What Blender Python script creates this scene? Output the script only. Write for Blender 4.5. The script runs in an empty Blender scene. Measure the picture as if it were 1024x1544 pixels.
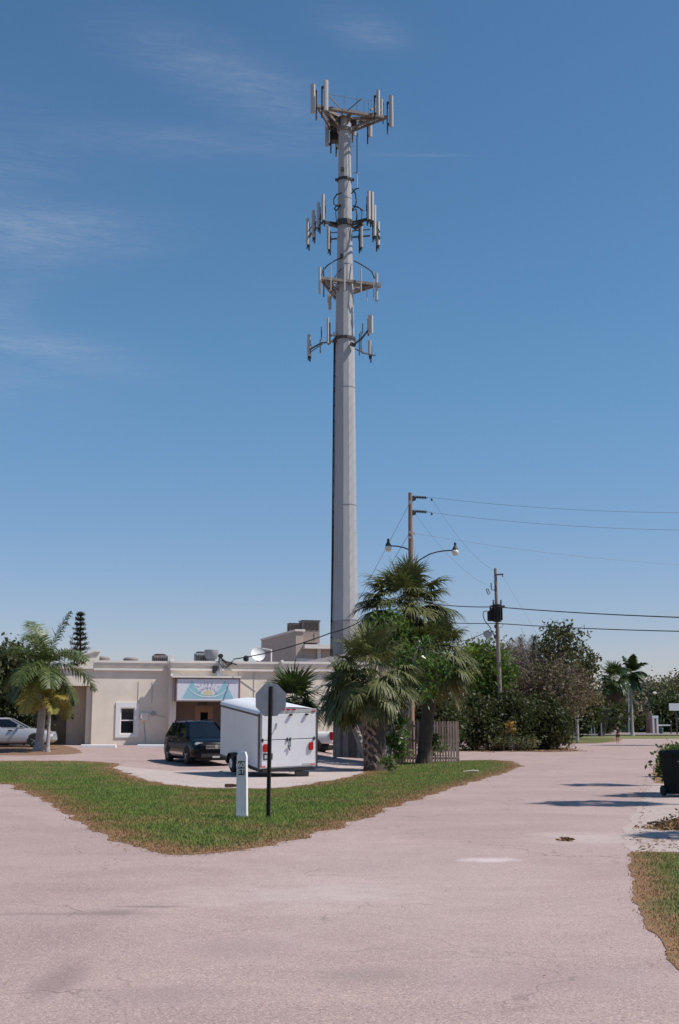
import bpy, bmesh, math, random
import numpy as np
from mathutils import Vector, Matrix, noise as mnoise
random.seed(7)
RNG = np.random.default_rng(11)
PI = math.pi
S = bpy.context.scene
C = S.collection
R = math.radians
V = Vector

# ------------------------------------------------------------------ camera
F = 1800.0
PITCH = math.atan(320 / F)
CP, SP = math.cos(PITCH), math.sin(PITCH)
CAMH = 1.7
cam_d = bpy.data.cameras.new('camera')
cam = bpy.data.objects.new('camera', cam_d)
C.objects.link(cam)
cam.location = (0, 0, CAMH)
cam.rotation_euler = (PI / 2 + PITCH, 0, 0)
cam_d.sensor_fit = 'VERTICAL'
cam_d.sensor_height = 36
cam_d.sensor_width = 24
cam_d.lens = 36 * F / 1544
cam_d.clip_end = 3000
S.camera = cam

def ray(px, py):
    u = px - 512; v = 772 - py
    return V((u, F * CP - v * SP, F * SP + v * CP))

def at(px, py, Y):
    d = ray(px, py)
    return V((0, 0, CAMH)) + d * (Y / d.y)

def atz(px, py, z):
    d = ray(px, py)
    return V((0, 0, CAMH)) + d * ((z - CAMH) / d.z)

def sst(t):
    t = max(0.0, min(1.0, t)); return t * t * (3 - 2 * t)

def terr(x, y):
    return 0.58 * sst((y - 43) / 22) * sst((1.5 - x) / 4.5)

def terr_np(x, y):
    a = np.clip((y - 43) / 22, 0, 1); b = np.clip((1.5 - x) / 4.5, 0, 1)
    return 0.58 * a * a * (3 - 2 * a) * b * b * (3 - 2 * b)

def G(px, py):
    """point of the terrain under a pixel"""
    z = 0.0
    for _ in range(40):
        p = atz(px, py, z)
        z = 0.6 * z + 0.4 * terr(p.x, p.y)
    return V((p.x, p.y, terr(p.x, p.y)))

# ------------------------------------------------------------------ materials
MATS = {}
def nodes_of(name):
    m = bpy.data.materials.new(name); m.use_nodes = True
    nt = m.node_tree; nt.nodes.clear()
    out = nt.nodes.new('ShaderNodeOutputMaterial')
    return m, nt, out

def nd(nt, typ, **kw):
    n = nt.nodes.new(typ)
    for k, v in kw.items():
        if k.startswith('i_'):
            n.inputs[k[2:].replace('_', ' ')].default_value = v
        else:
            setattr(n, k, v)
    return n

def c4(c): return (c[0], c[1], c[2], 1.0)

def mixc(nt, fac, a, b, blend='MIX'):
    n = nt.nodes.new('ShaderNodeMix'); n.data_type = 'RGBA'; n.blend_type = blend
    for sock, v in ((n.inputs[0], fac), (n.inputs[6], a), (n.inputs[7], b)):
        if isinstance(v, (int, float)): sock.default_value = v
        elif isinstance(v, tuple): sock.default_value = c4(v)
        else: nt.links.new(v, sock)
    return n.outputs[2]

def noise(nt, vec, scale, detail=4, rough=0.55, lo=None, hi=None, dist=0.0):
    n = nd(nt, 'ShaderNodeTexNoise'); n.inputs['Scale'].default_value = scale
    n.inputs['Detail'].default_value = detail; n.inputs['Roughness'].default_value = rough
    n.inputs['Distortion'].default_value = dist
    nt.links.new(vec, n.inputs['Vector'])
    o = n.outputs['Fac']
    if lo is not None:
        mr = nd(nt, 'ShaderNodeMapRange'); mr.inputs[1].default_value = lo; mr.inputs[2].default_value = hi
        nt.links.new(o, mr.inputs[0]); o = mr.outputs[0]
    return o

def math_n(nt, op, a, b=None, clamp=False):
    n = nd(nt, 'ShaderNodeMath'); n.operation = op; n.use_clamp = clamp
    for i, v in enumerate((a, b)):
        if v is None: continue
        if isinstance(v, (int, float)): n.inputs[i].default_value = v
        else: nt.links.new(v, n.inputs[i])
    return n.outputs[0]

def mapping(nt, vec, scale=(1, 1, 1), rot=(0, 0, 0), loc=(0, 0, 0)):
    n = nd(nt, 'ShaderNodeMapping')
    n.inputs['Scale'].default_value = scale; n.inputs['Rotation'].default_value = rot
    n.inputs['Location'].default_value = loc
    nt.links.new(vec, n.inputs['Vector']); return n.outputs[0]

def mat(name, col, rough=0.7, metal=0.0, var=0.18, scale=3.0, bump=0.0, bscale=40.0, col2=None,
        spec=0.5, stretch=(1, 1, 1), coat=0.0, alpha=1.0, transl=0.0):
    if name in MATS: return MATS[name]
    m, nt, out = nodes_of(name)
    tc = nd(nt, 'ShaderNodeTexCoord')
    vec = mapping(nt, tc.outputs['Object'], stretch)
    b = nd(nt, 'ShaderNodeBsdfPrincipled')
    c2 = col2 if col2 else tuple(max(0, x * (1 - var)) for x in col)
    f = noise(nt, vec, scale, 5, 0.6, 0.3, 0.7)
    cc = mixc(nt, f, col, c2)
    nt.links.new(cc, b.inputs['Base Color'])
    b.inputs['Roughness'].default_value = rough; b.inputs['Metallic'].default_value = metal
    b.inputs['Specular IOR Level'].default_value = spec
    b.inputs['Coat Weight'].default_value = coat
    if bump > 0:
        bn = nd(nt, 'ShaderNodeBump'); bn.inputs['Strength'].default_value = bump
        bn.inputs['Distance'].default_value = 0.02
        nt.links.new(noise(nt, vec, bscale, 4), bn.inputs['Height'])
        nt.links.new(bn.outputs[0], b.inputs['Normal'])
    sh = b.outputs[0]
    if transl > 0:
        t = nd(nt, 'ShaderNodeBsdfTranslucent'); nt.links.new(cc, t.inputs[0])
        mx = nd(nt, 'ShaderNodeMixShader'); mx.inputs[0].default_value = transl
        nt.links.new(sh, mx.inputs[1]); nt.links.new(t.outputs[0], mx.inputs[2]); sh = mx.outputs[0]
    nt.links.new(sh, out.inputs[0])
    MATS[name] = m
    return m

def leafmat(name, a, b, c=None, rough=0.5, transl=0.3, big=0.8, small=9.0):
    """leaf colour that changes from clump to clump and leaf to leaf"""
    m, nt, out = nodes_of(name)
    tc = nd(nt, 'ShaderNodeTexCoord'); vec = tc.outputs['Object']
    f1 = noise(nt, vec, big, 3, 0.5, 0.35, 0.65); f2 = noise(nt, vec, small, 2, 0.5, 0.3, 0.7)
    cc = mixc(nt, f2, a, b)
    if c: cc = mixc(nt, f1, cc, c)
    p = nd(nt, 'ShaderNodeBsdfPrincipled'); nt.links.new(cc, p.inputs['Base Color'])
    p.inputs['Roughness'].default_value = rough; p.inputs['Specular IOR Level'].default_value = 0.5 if rough < .45 else 0.18
    t = nd(nt, 'ShaderNodeBsdfTranslucent'); nt.links.new(mixc(nt, 0.6, cc, (0.25, 0.4, 0.03), 'MULTIPLY'), t.inputs[0])
    nt.links.new(mixc(nt, 0.35, cc, (0.12, 0.18, 0.01)), t.inputs[0])
    mx = nd(nt, 'ShaderNodeMixShader'); mx.inputs[0].default_value = transl
    nt.links.new(p.outputs[0], mx.inputs[1]); nt.links.new(t.outputs[0], mx.inputs[2])
    nt.links.new(mx.outputs[0], out.inputs[0])
    return m

def glassmat(name, col=(0.01, 0.012, 0.014), rough=0.06):
    if name in MATS: return MATS[name]
    m, nt, out = nodes_of(name)
    b = nd(nt, 'ShaderNodeBsdfPrincipled'); b.inputs['Base Color'].default_value = c4(col)
    b.inputs['Roughness'].default_value = rough; b.inputs['Specular IOR Level'].default_value = 0.6
    nt.links.new(b.outputs[0], out.inputs[0]); MATS[name] = m; return m

# ------------------------------------------------------------------ objects
ORG = {}
def tag(o, label=None, cat=None, group=None, kind=None):
    if label: o['label'] = label
    if cat: o['category'] = cat
    if group: o['group'] = group
    if kind: o['kind'] = kind
    return o

def thing(name, label, cat, loc=(0, 0, 0), rz=0.0, group=None, world=False, rot=None):
    o = bpy.data.objects.new(name, None); C.objects.link(o)
    o.empty_display_size = 0.3
    o.location = loc; o.rotation_euler = rot if rot else (0, 0, rz)
    tag(o, label, cat, group)
    ORG[o.name] = V(loc) if world else V((0, 0, 0))
    return o

def link_mesh(name, me, parent=None):
    o = bpy.data.objects.new(name, me); C.objects.link(o)
    if parent is not None:
        o.parent = parent; ORG[o.name] = ORG.get(parent.name, V((0, 0, 0)))
    else:
        ORG[o.name] = V((0, 0, 0))
    return o

def copy_tree(o, parent=None):
    c = o.copy(); C.objects.link(c); c.parent = parent
    ORG[c.name] = ORG[o.name]
    for ch in list(o.children): copy_tree(ch, c)
    return c

class MB:
    def __init__(s): s.v = []; s.f = []; s.m = []
    def add(s, vs, fs, mi=0):
        b = len(s.v); s.v += [tuple(x) for x in vs]
        for f in fs: s.f.append([b + i for i in f]); s.m.append(mi)
        return s
    def box(s, c, size, mi=0, M=None):
        cx, cy, cz = c; sx, sy, sz = [x / 2 for x in size]
        vs = [V((cx + a * sx, cy + b * sy, cz + d * sz)) for a in (-1, 1) for b in (-1, 1) for d in (-1, 1)]
        if M is not None: vs = [M @ x for x in vs]
        return s.add(vs, [(0, 1, 3, 2), (4, 6, 7, 5), (0, 4, 5, 1), (2, 3, 7, 6), (0, 2, 6, 4), (1, 5, 7, 3)], mi)
    def box2(s, a, b, mi=0):
        return s.box([(a[i] + b[i]) / 2 for i in range(3)], [abs(b[i] - a[i]) for i in range(3)], mi)
    def bbox(s, c, size, bev=0.03, mi=0, M=None):
        """box with all edges chamfered"""
        bm = bmesh.new(); bmesh.ops.create_cube(bm, size=1)
        for v in bm.verts: v.co = V((v.co.x * size[0], v.co.y * size[1], v.co.z * size[2]))
        bmesh.ops.bevel(bm, geom=bm.edges[:], offset=bev, segments=2, affect='EDGES')
        vs = [v.co + V(c) for v in bm.verts]
        if M is not None: vs = [M @ x for x in vs]
        s.add(vs, [[v.index for v in f.verts] for f in bm.faces], mi); bm.free(); return s
    def tube(s, pts, r, n=8, mi=0, cap=True):
        pts = [V(p) for p in pts]
        rs = r if isinstance(r, (list, tuple)) else [r] * len(pts)
        base = len(s.v); prev = None
        for i, p in enumerate(pts):
            d = (pts[min(i + 1, len(pts) - 1)] - pts[max(i - 1, 0)])
            if d.length < 1e-9: d = V((0, 0, 1))
            d.normalize()
            if prev is None:
                a = V((0, 0, 1)) if abs(d.z) < 0.9 else V((1, 0, 0))
                u = d.cross(a).normalized()
            else:
                u = (prev - d * prev.dot(d)); u = u.normalized() if u.length > 1e-6 else d.orthogonal().normalized()
            prev = u; w = d.cross(u)
            for k in range(n):
                t = 2 * PI * k / n
                s.v.append(tuple(p + u * math.cos(t) * rs[i] + w * math.sin(t) * rs[i]))
        for i in range(len(pts) - 1):
            for k in range(n):
                a = base + i * n + k; b = base + i * n + (k + 1) % n
                s.f.append([a, b, b + n, a + n]); s.m.append(mi)
        if cap:
            s.f.append([base + k for k in range(n)][::-1]); s.m.append(mi)
            e = base + (len(pts) - 1) * n
            s.f.append([e + k for k in range(n)]); s.m.append(mi)
        return s
    def bar(s, a, b, w, h=None, mi=0):
        """rectangular bar from a to b"""
        h = h or w; a = V(a); b = V(b); d = b - a; L = d.length; d.normalize()
        up = V((0, 0, 1)) if abs(d.z) < 0.95 else V((0, 1, 0))
        x = d.cross(up).normalized(); z = x.cross(d)
        vs = []
        for p in (a, b):
            for sx, sz in ((-1, -1), (1, -1), (1, 1), (-1, 1)):
                vs.append(p + x * sx * w / 2 + z * sz * h / 2)
        return s.add(vs, [(3, 2, 1, 0), (4, 5, 6, 7), (0, 1, 5, 4), (1, 2, 6, 5), (2, 3, 7, 6), (3, 0, 4, 7)], mi)
    def lathe(s, c, prof, n=16, mi=0, M=None):
        """prof: (r, z) pairs about the z axis through c"""
        base = len(s.v)
        for r, z in prof:
            for k in range(n):
                t = 2 * PI * k / n
                p = V((r * math.cos(t), r * math.sin(t), z))
                if M is not None: p = M @ p
                s.v.append(tuple(V(c) + p))
        for i in range(len(prof) - 1):
            for k in range(n):
                a = base + i * n + k; b = base + i * n + (k + 1) % n
                s.f.append([a, b, b + n, a + n]); s.m.append(mi)
        s.f.append([base + k for k in range(n)][::-1]); s.m.append(mi)
        e = base + (len(prof) - 1) * n
        s.f.append([e + k for k in range(n)]); s.m.append(mi)
        return s
    def prism(s, poly, vec, mi=0):
        """polygon of 3d points extruded along vec"""
        n = len(poly); vec = V(vec)
        vs = [V(p) for p in poly] + [V(p) + vec for p in poly]
        fs = [list(range(n))[::-1], list(range(n, 2 * n))] + [[i, (i + 1) % n, n + (i + 1) % n, n + i] for i in range(n)]
        return s.add(vs, fs, mi)
    def build(s, name, mats, parent=None, smooth=False, ang=35):
        me = bpy.data.meshes.new(name)
        o = link_mesh(name, me, parent); g = ORG[o.name]
        me.from_pydata([(x[0] - g.x, x[1] - g.y, x[2] - g.z) for x in s.v], [], s.f)
        if not isinstance(mats, (list, tuple)): mats = [mats]
        for m in mats: me.materials.append(m)
        if len(mats) > 1: me.polygons.foreach_set('material_index', s.m)
        bm = bmesh.new(); bm.from_mesh(me); bmesh.ops.recalc_face_normals(bm, faces=bm.faces); bm.to_mesh(me); bm.free()
        if smooth:
            me.polygons.foreach_set('use_smooth', [True] * len(me.polygons))
            me.set_sharp_from_angle(angle=R(ang))
        me.update()
        return o

def np_mesh(name, verts, faces, mats, parent=None, mi=None, smooth=False, attr=None):
    """verts (N,3), faces (M,k)"""
    me = bpy.data.meshes.new(name)
    o = link_mesh(name, me, parent); g = ORG[o.name]
    verts = np.asarray(verts, dtype=np.float32) - np.array([g.x, g.y, g.z], dtype=np.float32)
    faces = np.asarray(faces, dtype=np.int32); k = faces.shape[1]
    me.vertices.add(len(verts)); me.vertices.foreach_set('co', verts.ravel())
    me.loops.add(faces.size); me.loops.foreach_set('vertex_index', faces.ravel())
    me.polygons.add(len(faces))
    me.polygons.foreach_set('loop_start', np.arange(0, faces.size, k, dtype=np.int32))
    try: me.polygons.foreach_set('loop_total', np.full(len(faces), k, dtype=np.int32))
    except Exception: pass
    if not isinstance(mats, (list, tuple)): mats = [mats]
    for m in mats: me.materials.append(m)
    if mi is not None: me.polygons.foreach_set('material_index', np.asarray(mi, dtype=np.int32))
    if attr:
        for an, av in attr.items():
            a = me.attributes.new(an, 'FLOAT', 'POINT'); a.data.foreach_set('value', np.asarray(av, dtype=np.float32))
    if smooth: me.polygons.foreach_set('use_smooth', np.ones(len(faces), dtype=bool))
    me.update(calc_edges=True); me.validate()
    return o

def text_mesh(body, size, depth=0.002):
    cu = bpy.data.curves.new('lettering', 'FONT'); cu.body = body; cu.size = size; cu.extrude = depth
    cu.align_x = 'CENTER'; cu.align_y = 'CENTER'; cu.offset = size * 0.012
    o = bpy.data.objects.new('lettering', cu); C.objects.link(o)
    dg = bpy.context.evaluated_depsgraph_get()
    me = bpy.data.meshes.new_from_object(o.evaluated_get(dg))
    bpy.data.objects.remove(o); bpy.data.curves.remove(cu)
    return me

# ------------------------------------------------------------------ world and sun
SUNL = V((-0.70, 0.13, -1.0)).normalized()      # direction the light travels
elev = math.asin(-SUNL.z)
azim = math.atan2(-SUNL.x, -SUNL.y)             # clockwise from +Y
w = bpy.data.worlds.new('World'); S.world = w; w.use_nodes = True
nt = w.node_tree; nt.nodes.clear()
wo = nt.nodes.new('ShaderNodeOutputWorld'); bg = nt.nodes.new('ShaderNodeBackground')
sky = nt.nodes.new('ShaderNodeTexSky'); sky.sky_type = 'NISHITA'; sky.sun_disc = False
sky.sun_elevation = elev; sky.sun_rotation = azim
sky.air_density = 1.0; sky.dust_density = 0.25; sky.ozone_density = 3.0; sky.altitude = 0
tc = nt.nodes.new('ShaderNodeTexCoord'); gen = tc.outputs['Generated']
hs = nt.nodes.new('ShaderNodeHueSaturation'); hs.inputs['Saturation'].default_value = 1.12
nt.links.new(sky.outputs[0], hs.inputs['Color'])
sepz = nt.nodes.new('ShaderNodeSeparateXYZ'); nt.links.new(gen, sepz.inputs[0])
zr_ = nt.nodes.new('ShaderNodeMapRange'); zr_.inputs[1].default_value = 0.0; zr_.inputs[2].default_value = 0.33; zr_.interpolation_type = 'SMOOTHSTEP'; nt.links.new(sepz.outputs[2], zr_.inputs[0])
airtint = mixc(nt, zr_.outputs[0], (0.91, 0.79, 0.93), (0.94, 1.10, 1.08))
skyc = mixc(nt, 1.0, hs.outputs[0], airtint, 'MULTIPLY')
# thin cirrus streaks at fixed directions of the sky
cn = noise(nt, mapping(nt, gen, (3.0, 3.0, 14.0), (0, 0.25, 0)), 2.2, 6, 0.62, 0.38, 0.78, 0.6)
fine = noise(nt, mapping(nt, gen, (5, 5, 42), (0, 0.35, 0)), 7.0, 9, 0.72, 0.3, 0.75, 0.8)
tot = None
for (px, py, sa, sb, rot, amp) in ((330, 110, 150, 40, -0.35, 0.17), (290, 215, 170, 22, -0.08, 0.15), (90, 365, 130, 38, 0.05, 0.26),
                                   (80, 525, 130, 26, -0.22, 0.22), (15, 448, 45, 26, 0.3, 0.2), (545, 42, 60, 22, -0.2, 0.2),
                                   (60, 330, 120, 14, 0.0, 0.12), (420, 150, 130, 35, -0.3, 0.08), (640, 234, 70, 2.2, -0.01, 0.12),
                                   (-250, 300, 260, 120, 0.1, 0.25), (-150, 560, 200, 60, -0.1, 0.2)):
    d = ray(px, py).normalized()
    rr = V((1, 0, 0)); rr = (rr - d * rr.dot(d)).normalized(); uu = rr.cross(d)
    ca, sn = math.cos(rot), math.sin(rot)
    a_ = rr * ca + uu * sn; b_ = uu * ca - rr * sn
    def dotn(vv, s_, d0):
        n = nt.nodes.new('ShaderNodeVectorMath'); n.operation = 'DOT_PRODUCT'
        nt.links.new(gen, n.inputs[0]); n.inputs[1].default_value = vv
        return math_n(nt, 'MULTIPLY', math_n(nt, 'SUBTRACT', n.outputs['Value'], vv.dot(d)), 1.0 / s_)
    x = dotn(a_, sa / F, 0); y = dotn(b_, sb / F, 0)
    q = math_n(nt, 'ADD', math_n(nt, 'MULTIPLY', x, x), math_n(nt, 'MULTIPLY', y, y))
    e = math_n(nt, 'MULTIPLY', math_n(nt, 'EXPONENT', math_n(nt, 'MULTIPLY', q, -1.0)), amp)
    tot = e if tot is None else math_n(nt, 'ADD', tot, e)
cn2 = math_n(nt, 'ADD', math_n(nt, 'MULTIPLY', cn, 0.8), 0.35)
cf = math_n(nt, 'MULTIPLY', tot, math_n(nt, 'MULTIPLY', cn2, math_n(nt, 'ADD', math_n(nt, 'MULTIPLY', fine, 1.15), 0.25)), clamp=True)
cloudc = mixc(nt, math_n(nt, 'MULTIPLY', cf, 0.8), skyc, (6.6, 6.5, 7.4))
nt.links.new(cloudc, bg.inputs['Color'])
bg.inputs['Strength'].default_value = 0.096
nt.links.new(bg.outputs[0], wo.inputs[0])
sd = bpy.data.lights.new('sun', 'SUN'); sd.energy = 4.6; sd.angle = R(0.55); sd.color = (1.0, 0.95, 0.88)
so = bpy.data.objects.new('sun', sd); C.objects.link(so)
so.rotation_euler = SUNL.to_track_quat('-Z', 'Y').to_euler(); so.location = (40, -10, 60)
S.view_settings.view_transform = 'Standard'; S.view_settings.look = 'None'
S.view_settings.exposure = 0.12; S.view_settings.gamma = 1.0

# ------------------------------------------------------------------ ground
def poly_np(poly): return np.array([(p[0], p[1]) for p in poly], dtype=float)
def inside(P, poly):
    x, y = P[:, 0], P[:, 1]; r = np.zeros(len(P), bool); n = len(poly); j = n - 1
    for i in range(n):
        xi, yi = poly[i]; xj, yj = poly[j]
        c = ((yi > y) != (yj > y)) & (x < (xj - xi) * (y - yi) / (yj - yi + 1e-12) + xi)
        r ^= c; j = i
    return r
def edge_dist(P, poly):
    d = np.full(len(P), 1e9); n = len(poly)
    for i in range(n):
        a = poly[i]; b = poly[(i + 1) % n]; ab = b - a
        t = np.clip(((P - a) @ ab) / (ab @ ab + 1e-12), 0, 1)
        q = a + t[:, None] * ab
        d = np.minimum(d, np.hypot(*(P - q).T))
    return d
def wobble(poly, step=0.35, amp=0.07, seed=0):
    """a closed outline with an uneven edge"""
    out = []; n = len(poly)
    for i in range(n):
        a = V((poly[i][0], poly[i][1], 0)); b = V((poly[(i + 1) % n][0], poly[(i + 1) % n][1], 0))
        k = max(1, min(120, int((b - a).length / step)))
        nr = (b - a).normalized().cross(V((0, 0, 1)))
        for j in range(k):
            p = a.lerp(b, j / k)
            o = mnoise.noise(p * 0.9 + V((seed, 0, 0))) * amp * 1.6 + mnoise.noise(p * 3.3 + V((0, seed, 5))) * amp
            p = p + nr * o
            out.append((p.x, p.y))
    return out
def smooth_poly(poly, it=2):
    for _ in range(it):
        q = []
        for i in range(len(poly)):
            a, b = poly[i], poly[(i + 1) % len(poly)]
            q.append((a[0] * .75 + b[0] * .25, a[1] * .75 + b[1] * .25)); q.append((a[0] * .25 + b[0] * .75, a[1] * .25 + b[1] * .75))
        poly = q
    return poly

def sheet(name, poly, dz, m, cell=2.0, attr=True, es=1.0):
    bm = bmesh.new()
    f = bm.faces.new([bm.verts.new((p[0], p[1], 0)) for p in poly])
    if f.normal.z == 0: f.normal_update()
    xs = [p[0] for p in poly]; ys = [p[1] for p in poly]
    bmesh.ops.triangulate(bm, faces=bm.faces[:])
    for ax, lo, hi in ((0, min(xs), max(xs)), (1, min(ys), max(ys))):
        t = math.floor(lo / cell) * cell + cell
        while t < hi:
            co = (t, 0, 0) if ax == 0 else (0, t, 0); no = (1, 0, 0) if ax == 0 else (0, 1, 0)
            bmesh.ops.bisect_plane(bm, geom=bm.verts[:] + bm.edges[:] + bm.faces[:], plane_co=co, plane_no=no)
            t += cell
    for v in bm.verts: v.co.z = terr(v.co.x, v.co.y) + dz
    for f in bm.faces:
        f.normal_update()
        if f.normal.z < 0: f.normal_flip()
    me = bpy.data.meshes.new(name); bm.to_mesh(me); bm.free()
    me.materials.append(m)
    if attr:
        P = np.array([(v.co.x, v.co.y) for v in me.vertices]); d = edge_dist(P, poly_np(poly))
        a = me.attributes.new('edge', 'FLOAT', 'POINT'); a.data.foreach_set('value', (d * es).astype(np.float32))
    o = link_mesh(name, me); o['kind'] = 'structure'
    return o

def asphalt_mat(name, c1, c2, c3, spots=()):
    m, nt, out = nodes_of(name)
    tc = nd(nt, 'ShaderNodeTexCoord'); vec = tc.outputs['Object']
    big = noise(nt, vec, 0.30, 7, 0.68, 0.38, 0.64, 0.8)
    streak = noise(nt, mapping(nt, vec, (0.25, 1.2, 1), (0, 0, 0.15)), 0.6, 5, 0.65, 0.45, 0.8)
    mid = noise(nt, vec, 1.7, 6, 0.7, 0.3, 0.72)
    fine = noise(nt, vec, 48, 3, 0.75, 0.3, 0.7)
    agg = nd(nt, 'ShaderNodeTexVoronoi'); agg.inputs['Scale'].default_value = 85; nt.links.new(vec, agg.inputs['Vector'])
    col = mixc(nt, big, c1, c2)
    col = mixc(nt, math_n(nt, 'MULTIPLY', streak, 0.7), col, c3)
    col = mixc(nt, math_n(nt, 'MULTIPLY', mid, 0.45), col, tuple(x * 0.76 for x in c1))
    col = mixc(nt, math_n(nt, 'MULTIPLY', fine, 0.42), col, tuple(x * 0.60 for x in c1))
    sp = nd(nt, 'ShaderNodeSeparateColor'); nt.links.new(agg.outputs['Color'], sp.inputs[0])
    lt = math_n(nt, 'GREATER_THAN', sp.outputs[0], 0.84)
    col = mixc(nt, math_n(nt, 'MULTIPLY', lt, 0.38), col, tuple(min(1, x * 1.55) for x in c1))
    dk = math_n(nt, 'LESS_THAN', sp.outputs[1], 0.12)
    col = mixc(nt, math_n(nt, 'MULTIPLY', dk, 0.6), col, tuple(x * 0.4 for x in c1))
    # cracks: edges of a warped cell pattern, only here and there
    wv = nd(nt, 'ShaderNodeVectorMath'); wv.operation = 'ADD'
    wn = nd(nt, 'ShaderNodeTexNoise'); wn.inputs['Scale'].default_value = 1.1; wn.inputs['Detail'].default_value = 6; nt.links.new(vec, wn.inputs['Vector'])
    ws = nd(nt, 'ShaderNodeVectorMath'); ws.operation = 'SCALE'; ws.inputs['Scale'].default_value = 1.3; nt.links.new(wn.outputs['Color'], ws.inputs[0])
    nt.links.new(vec, wv.inputs[0]); nt.links.new(ws.outputs[0], wv.inputs[1])
    cr = nd(nt, 'ShaderNodeTexVoronoi'); cr.feature = 'DISTANCE_TO_EDGE'; cr.inputs['Scale'].default_value = 0.42; nt.links.new(wv.outputs[0], cr.inputs['Vector'])
    thin = math_n(nt, 'LESS_THAN', cr.outputs['Distance'], 0.0045)
    where = noise(nt, vec, 0.33, 3, 0.5, 0.46, 0.58)
    col = mixc(nt, math_n(nt, 'MULTIPLY', math_n(nt, 'MULTIPLY', thin, where), 0.75), col, tuple(x * 0.42 for x in c1))
    for (x, y, rx, ry, cc, amt) in spots:
        mp = mapping(nt, vec, (1 / rx, 1 / ry, 0), loc=(-x / rx, -y / ry, 0))
        ln = nd(nt, 'ShaderNodeVectorMath'); ln.operation = 'LENGTH'; nt.links.new(mp, ln.inputs[0])
        mr = nd(nt, 'ShaderNodeMapRange'); mr.inputs[1].default_value = 1.15; mr.inputs[2].default_value = 0.35
        nz = math_n(nt, 'ADD', ln.outputs['Value'], math_n(nt, 'MULTIPLY', math_n(nt, 'SUBTRACT', mid, 0.5), 0.8))
        nt.links.new(nz, mr.inputs[0])
        col = mixc(nt, math_n(nt, 'MULTIPLY', mr.outputs[0], amt), col, cc)
    b = nd(nt, 'ShaderNodeBsdfPrincipled'); nt.links.new(col, b.inputs['Base Color']); b.inputs['Roughness'].default_value = 0.92
    b.inputs['Specular IOR Level'].default_value = 0.25
    bn = nd(nt, 'ShaderNodeBump'); bn.inputs['Strength'].default_value = 0.35; bn.inputs['Distance'].default_value = 0.004
    nt.links.new(math_n(nt, 'ADD', fine, math_n(nt, 'MULTIPLY', agg.outputs['Distance'], 0.8)), bn.inputs['Height']); nt.links.new(bn.outputs[0], b.inputs['Normal'])
    nt.links.new(b.outputs[0], out.inputs[0])
    return m

def grass_mat(name, g1, g2, dry1, dry2, usedge=True, transl=0.0, edge_w=0.7):
    m, nt, out = nodes_of(name)
    tc = nd(nt, 'ShaderNodeTexCoord'); vec = tc.outputs['Object']
    n1 = noise(nt, vec, 1.1, 5, 0.65, 0.3, 0.7); n2 = noise(nt, vec, 14, 3, 0.7, 0.3, 0.7)
    n3 = noise(nt, vec, 0.45, 6, 0.65, 0.46, 0.68)
    g = mixc(nt, n1, g1, g2)
    d = mixc(nt, n2, dry1, dry2)
    if usedge:
        at_ = nd(nt, 'ShaderNodeAttribute'); at_.attribute_name = 'edge'
        e = math_n(nt, 'ADD', at_.outputs['Fac'], math_n(nt, 'MULTIPLY', math_n(nt, 'SUBTRACT', n1, 0.5), 0.9))
        mr = nd(nt, 'ShaderNodeMapRange'); mr.inputs[1].default_value = edge_w; mr.inputs[2].default_value = 0.0; nt.links.new(e, mr.inputs[0])
        f = math_n(nt, 'MAXIMUM', mr.outputs[0], math_n(nt, 'MULTIPLY', n3, 0.75))
    else:
        f = math_n(nt, 'MULTIPLY', n3, 0.8)
    f = math_n(nt, 'ADD', f, math_n(nt, 'MULTIPLY', math_n(nt, 'SUBTRACT', n2, 0.55), 0.5), clamp=True)
    col = mixc(nt, f, g, d)
    b = nd(nt, 'ShaderNodeBsdfPrincipled'); nt.links.new(col, b.inputs['Base Color']); b.inputs['Roughness'].default_value = 0.8
    b.inputs['Specular IOR Level'].default_value = 0.2
    sh = b.outputs[0]
    if transl:
        t = nd(nt, 'ShaderNodeBsdfTranslucent'); nt.links.new(col, t.inputs[0])
        mx = nd(nt, 'ShaderNodeMixShader'); mx.inputs[0].default_value = transl
        nt.links.new(sh, mx.inputs[1]); nt.links.new(t.outputs[0], mx.inputs[2]); sh = mx.outputs[0]
    else:
        bn = nd(nt, 'ShaderNodeBump'); bn.inputs['Strength'].default_value = 0.8; bn.inputs['Distance'].default_value = 0.03
        nt.links.new(n2, bn.inputs['Height']); nt.links.new(bn.outputs[0], b.inputs['Normal'])
    nt.links.new(sh, out.inputs[0])
    return m

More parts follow.
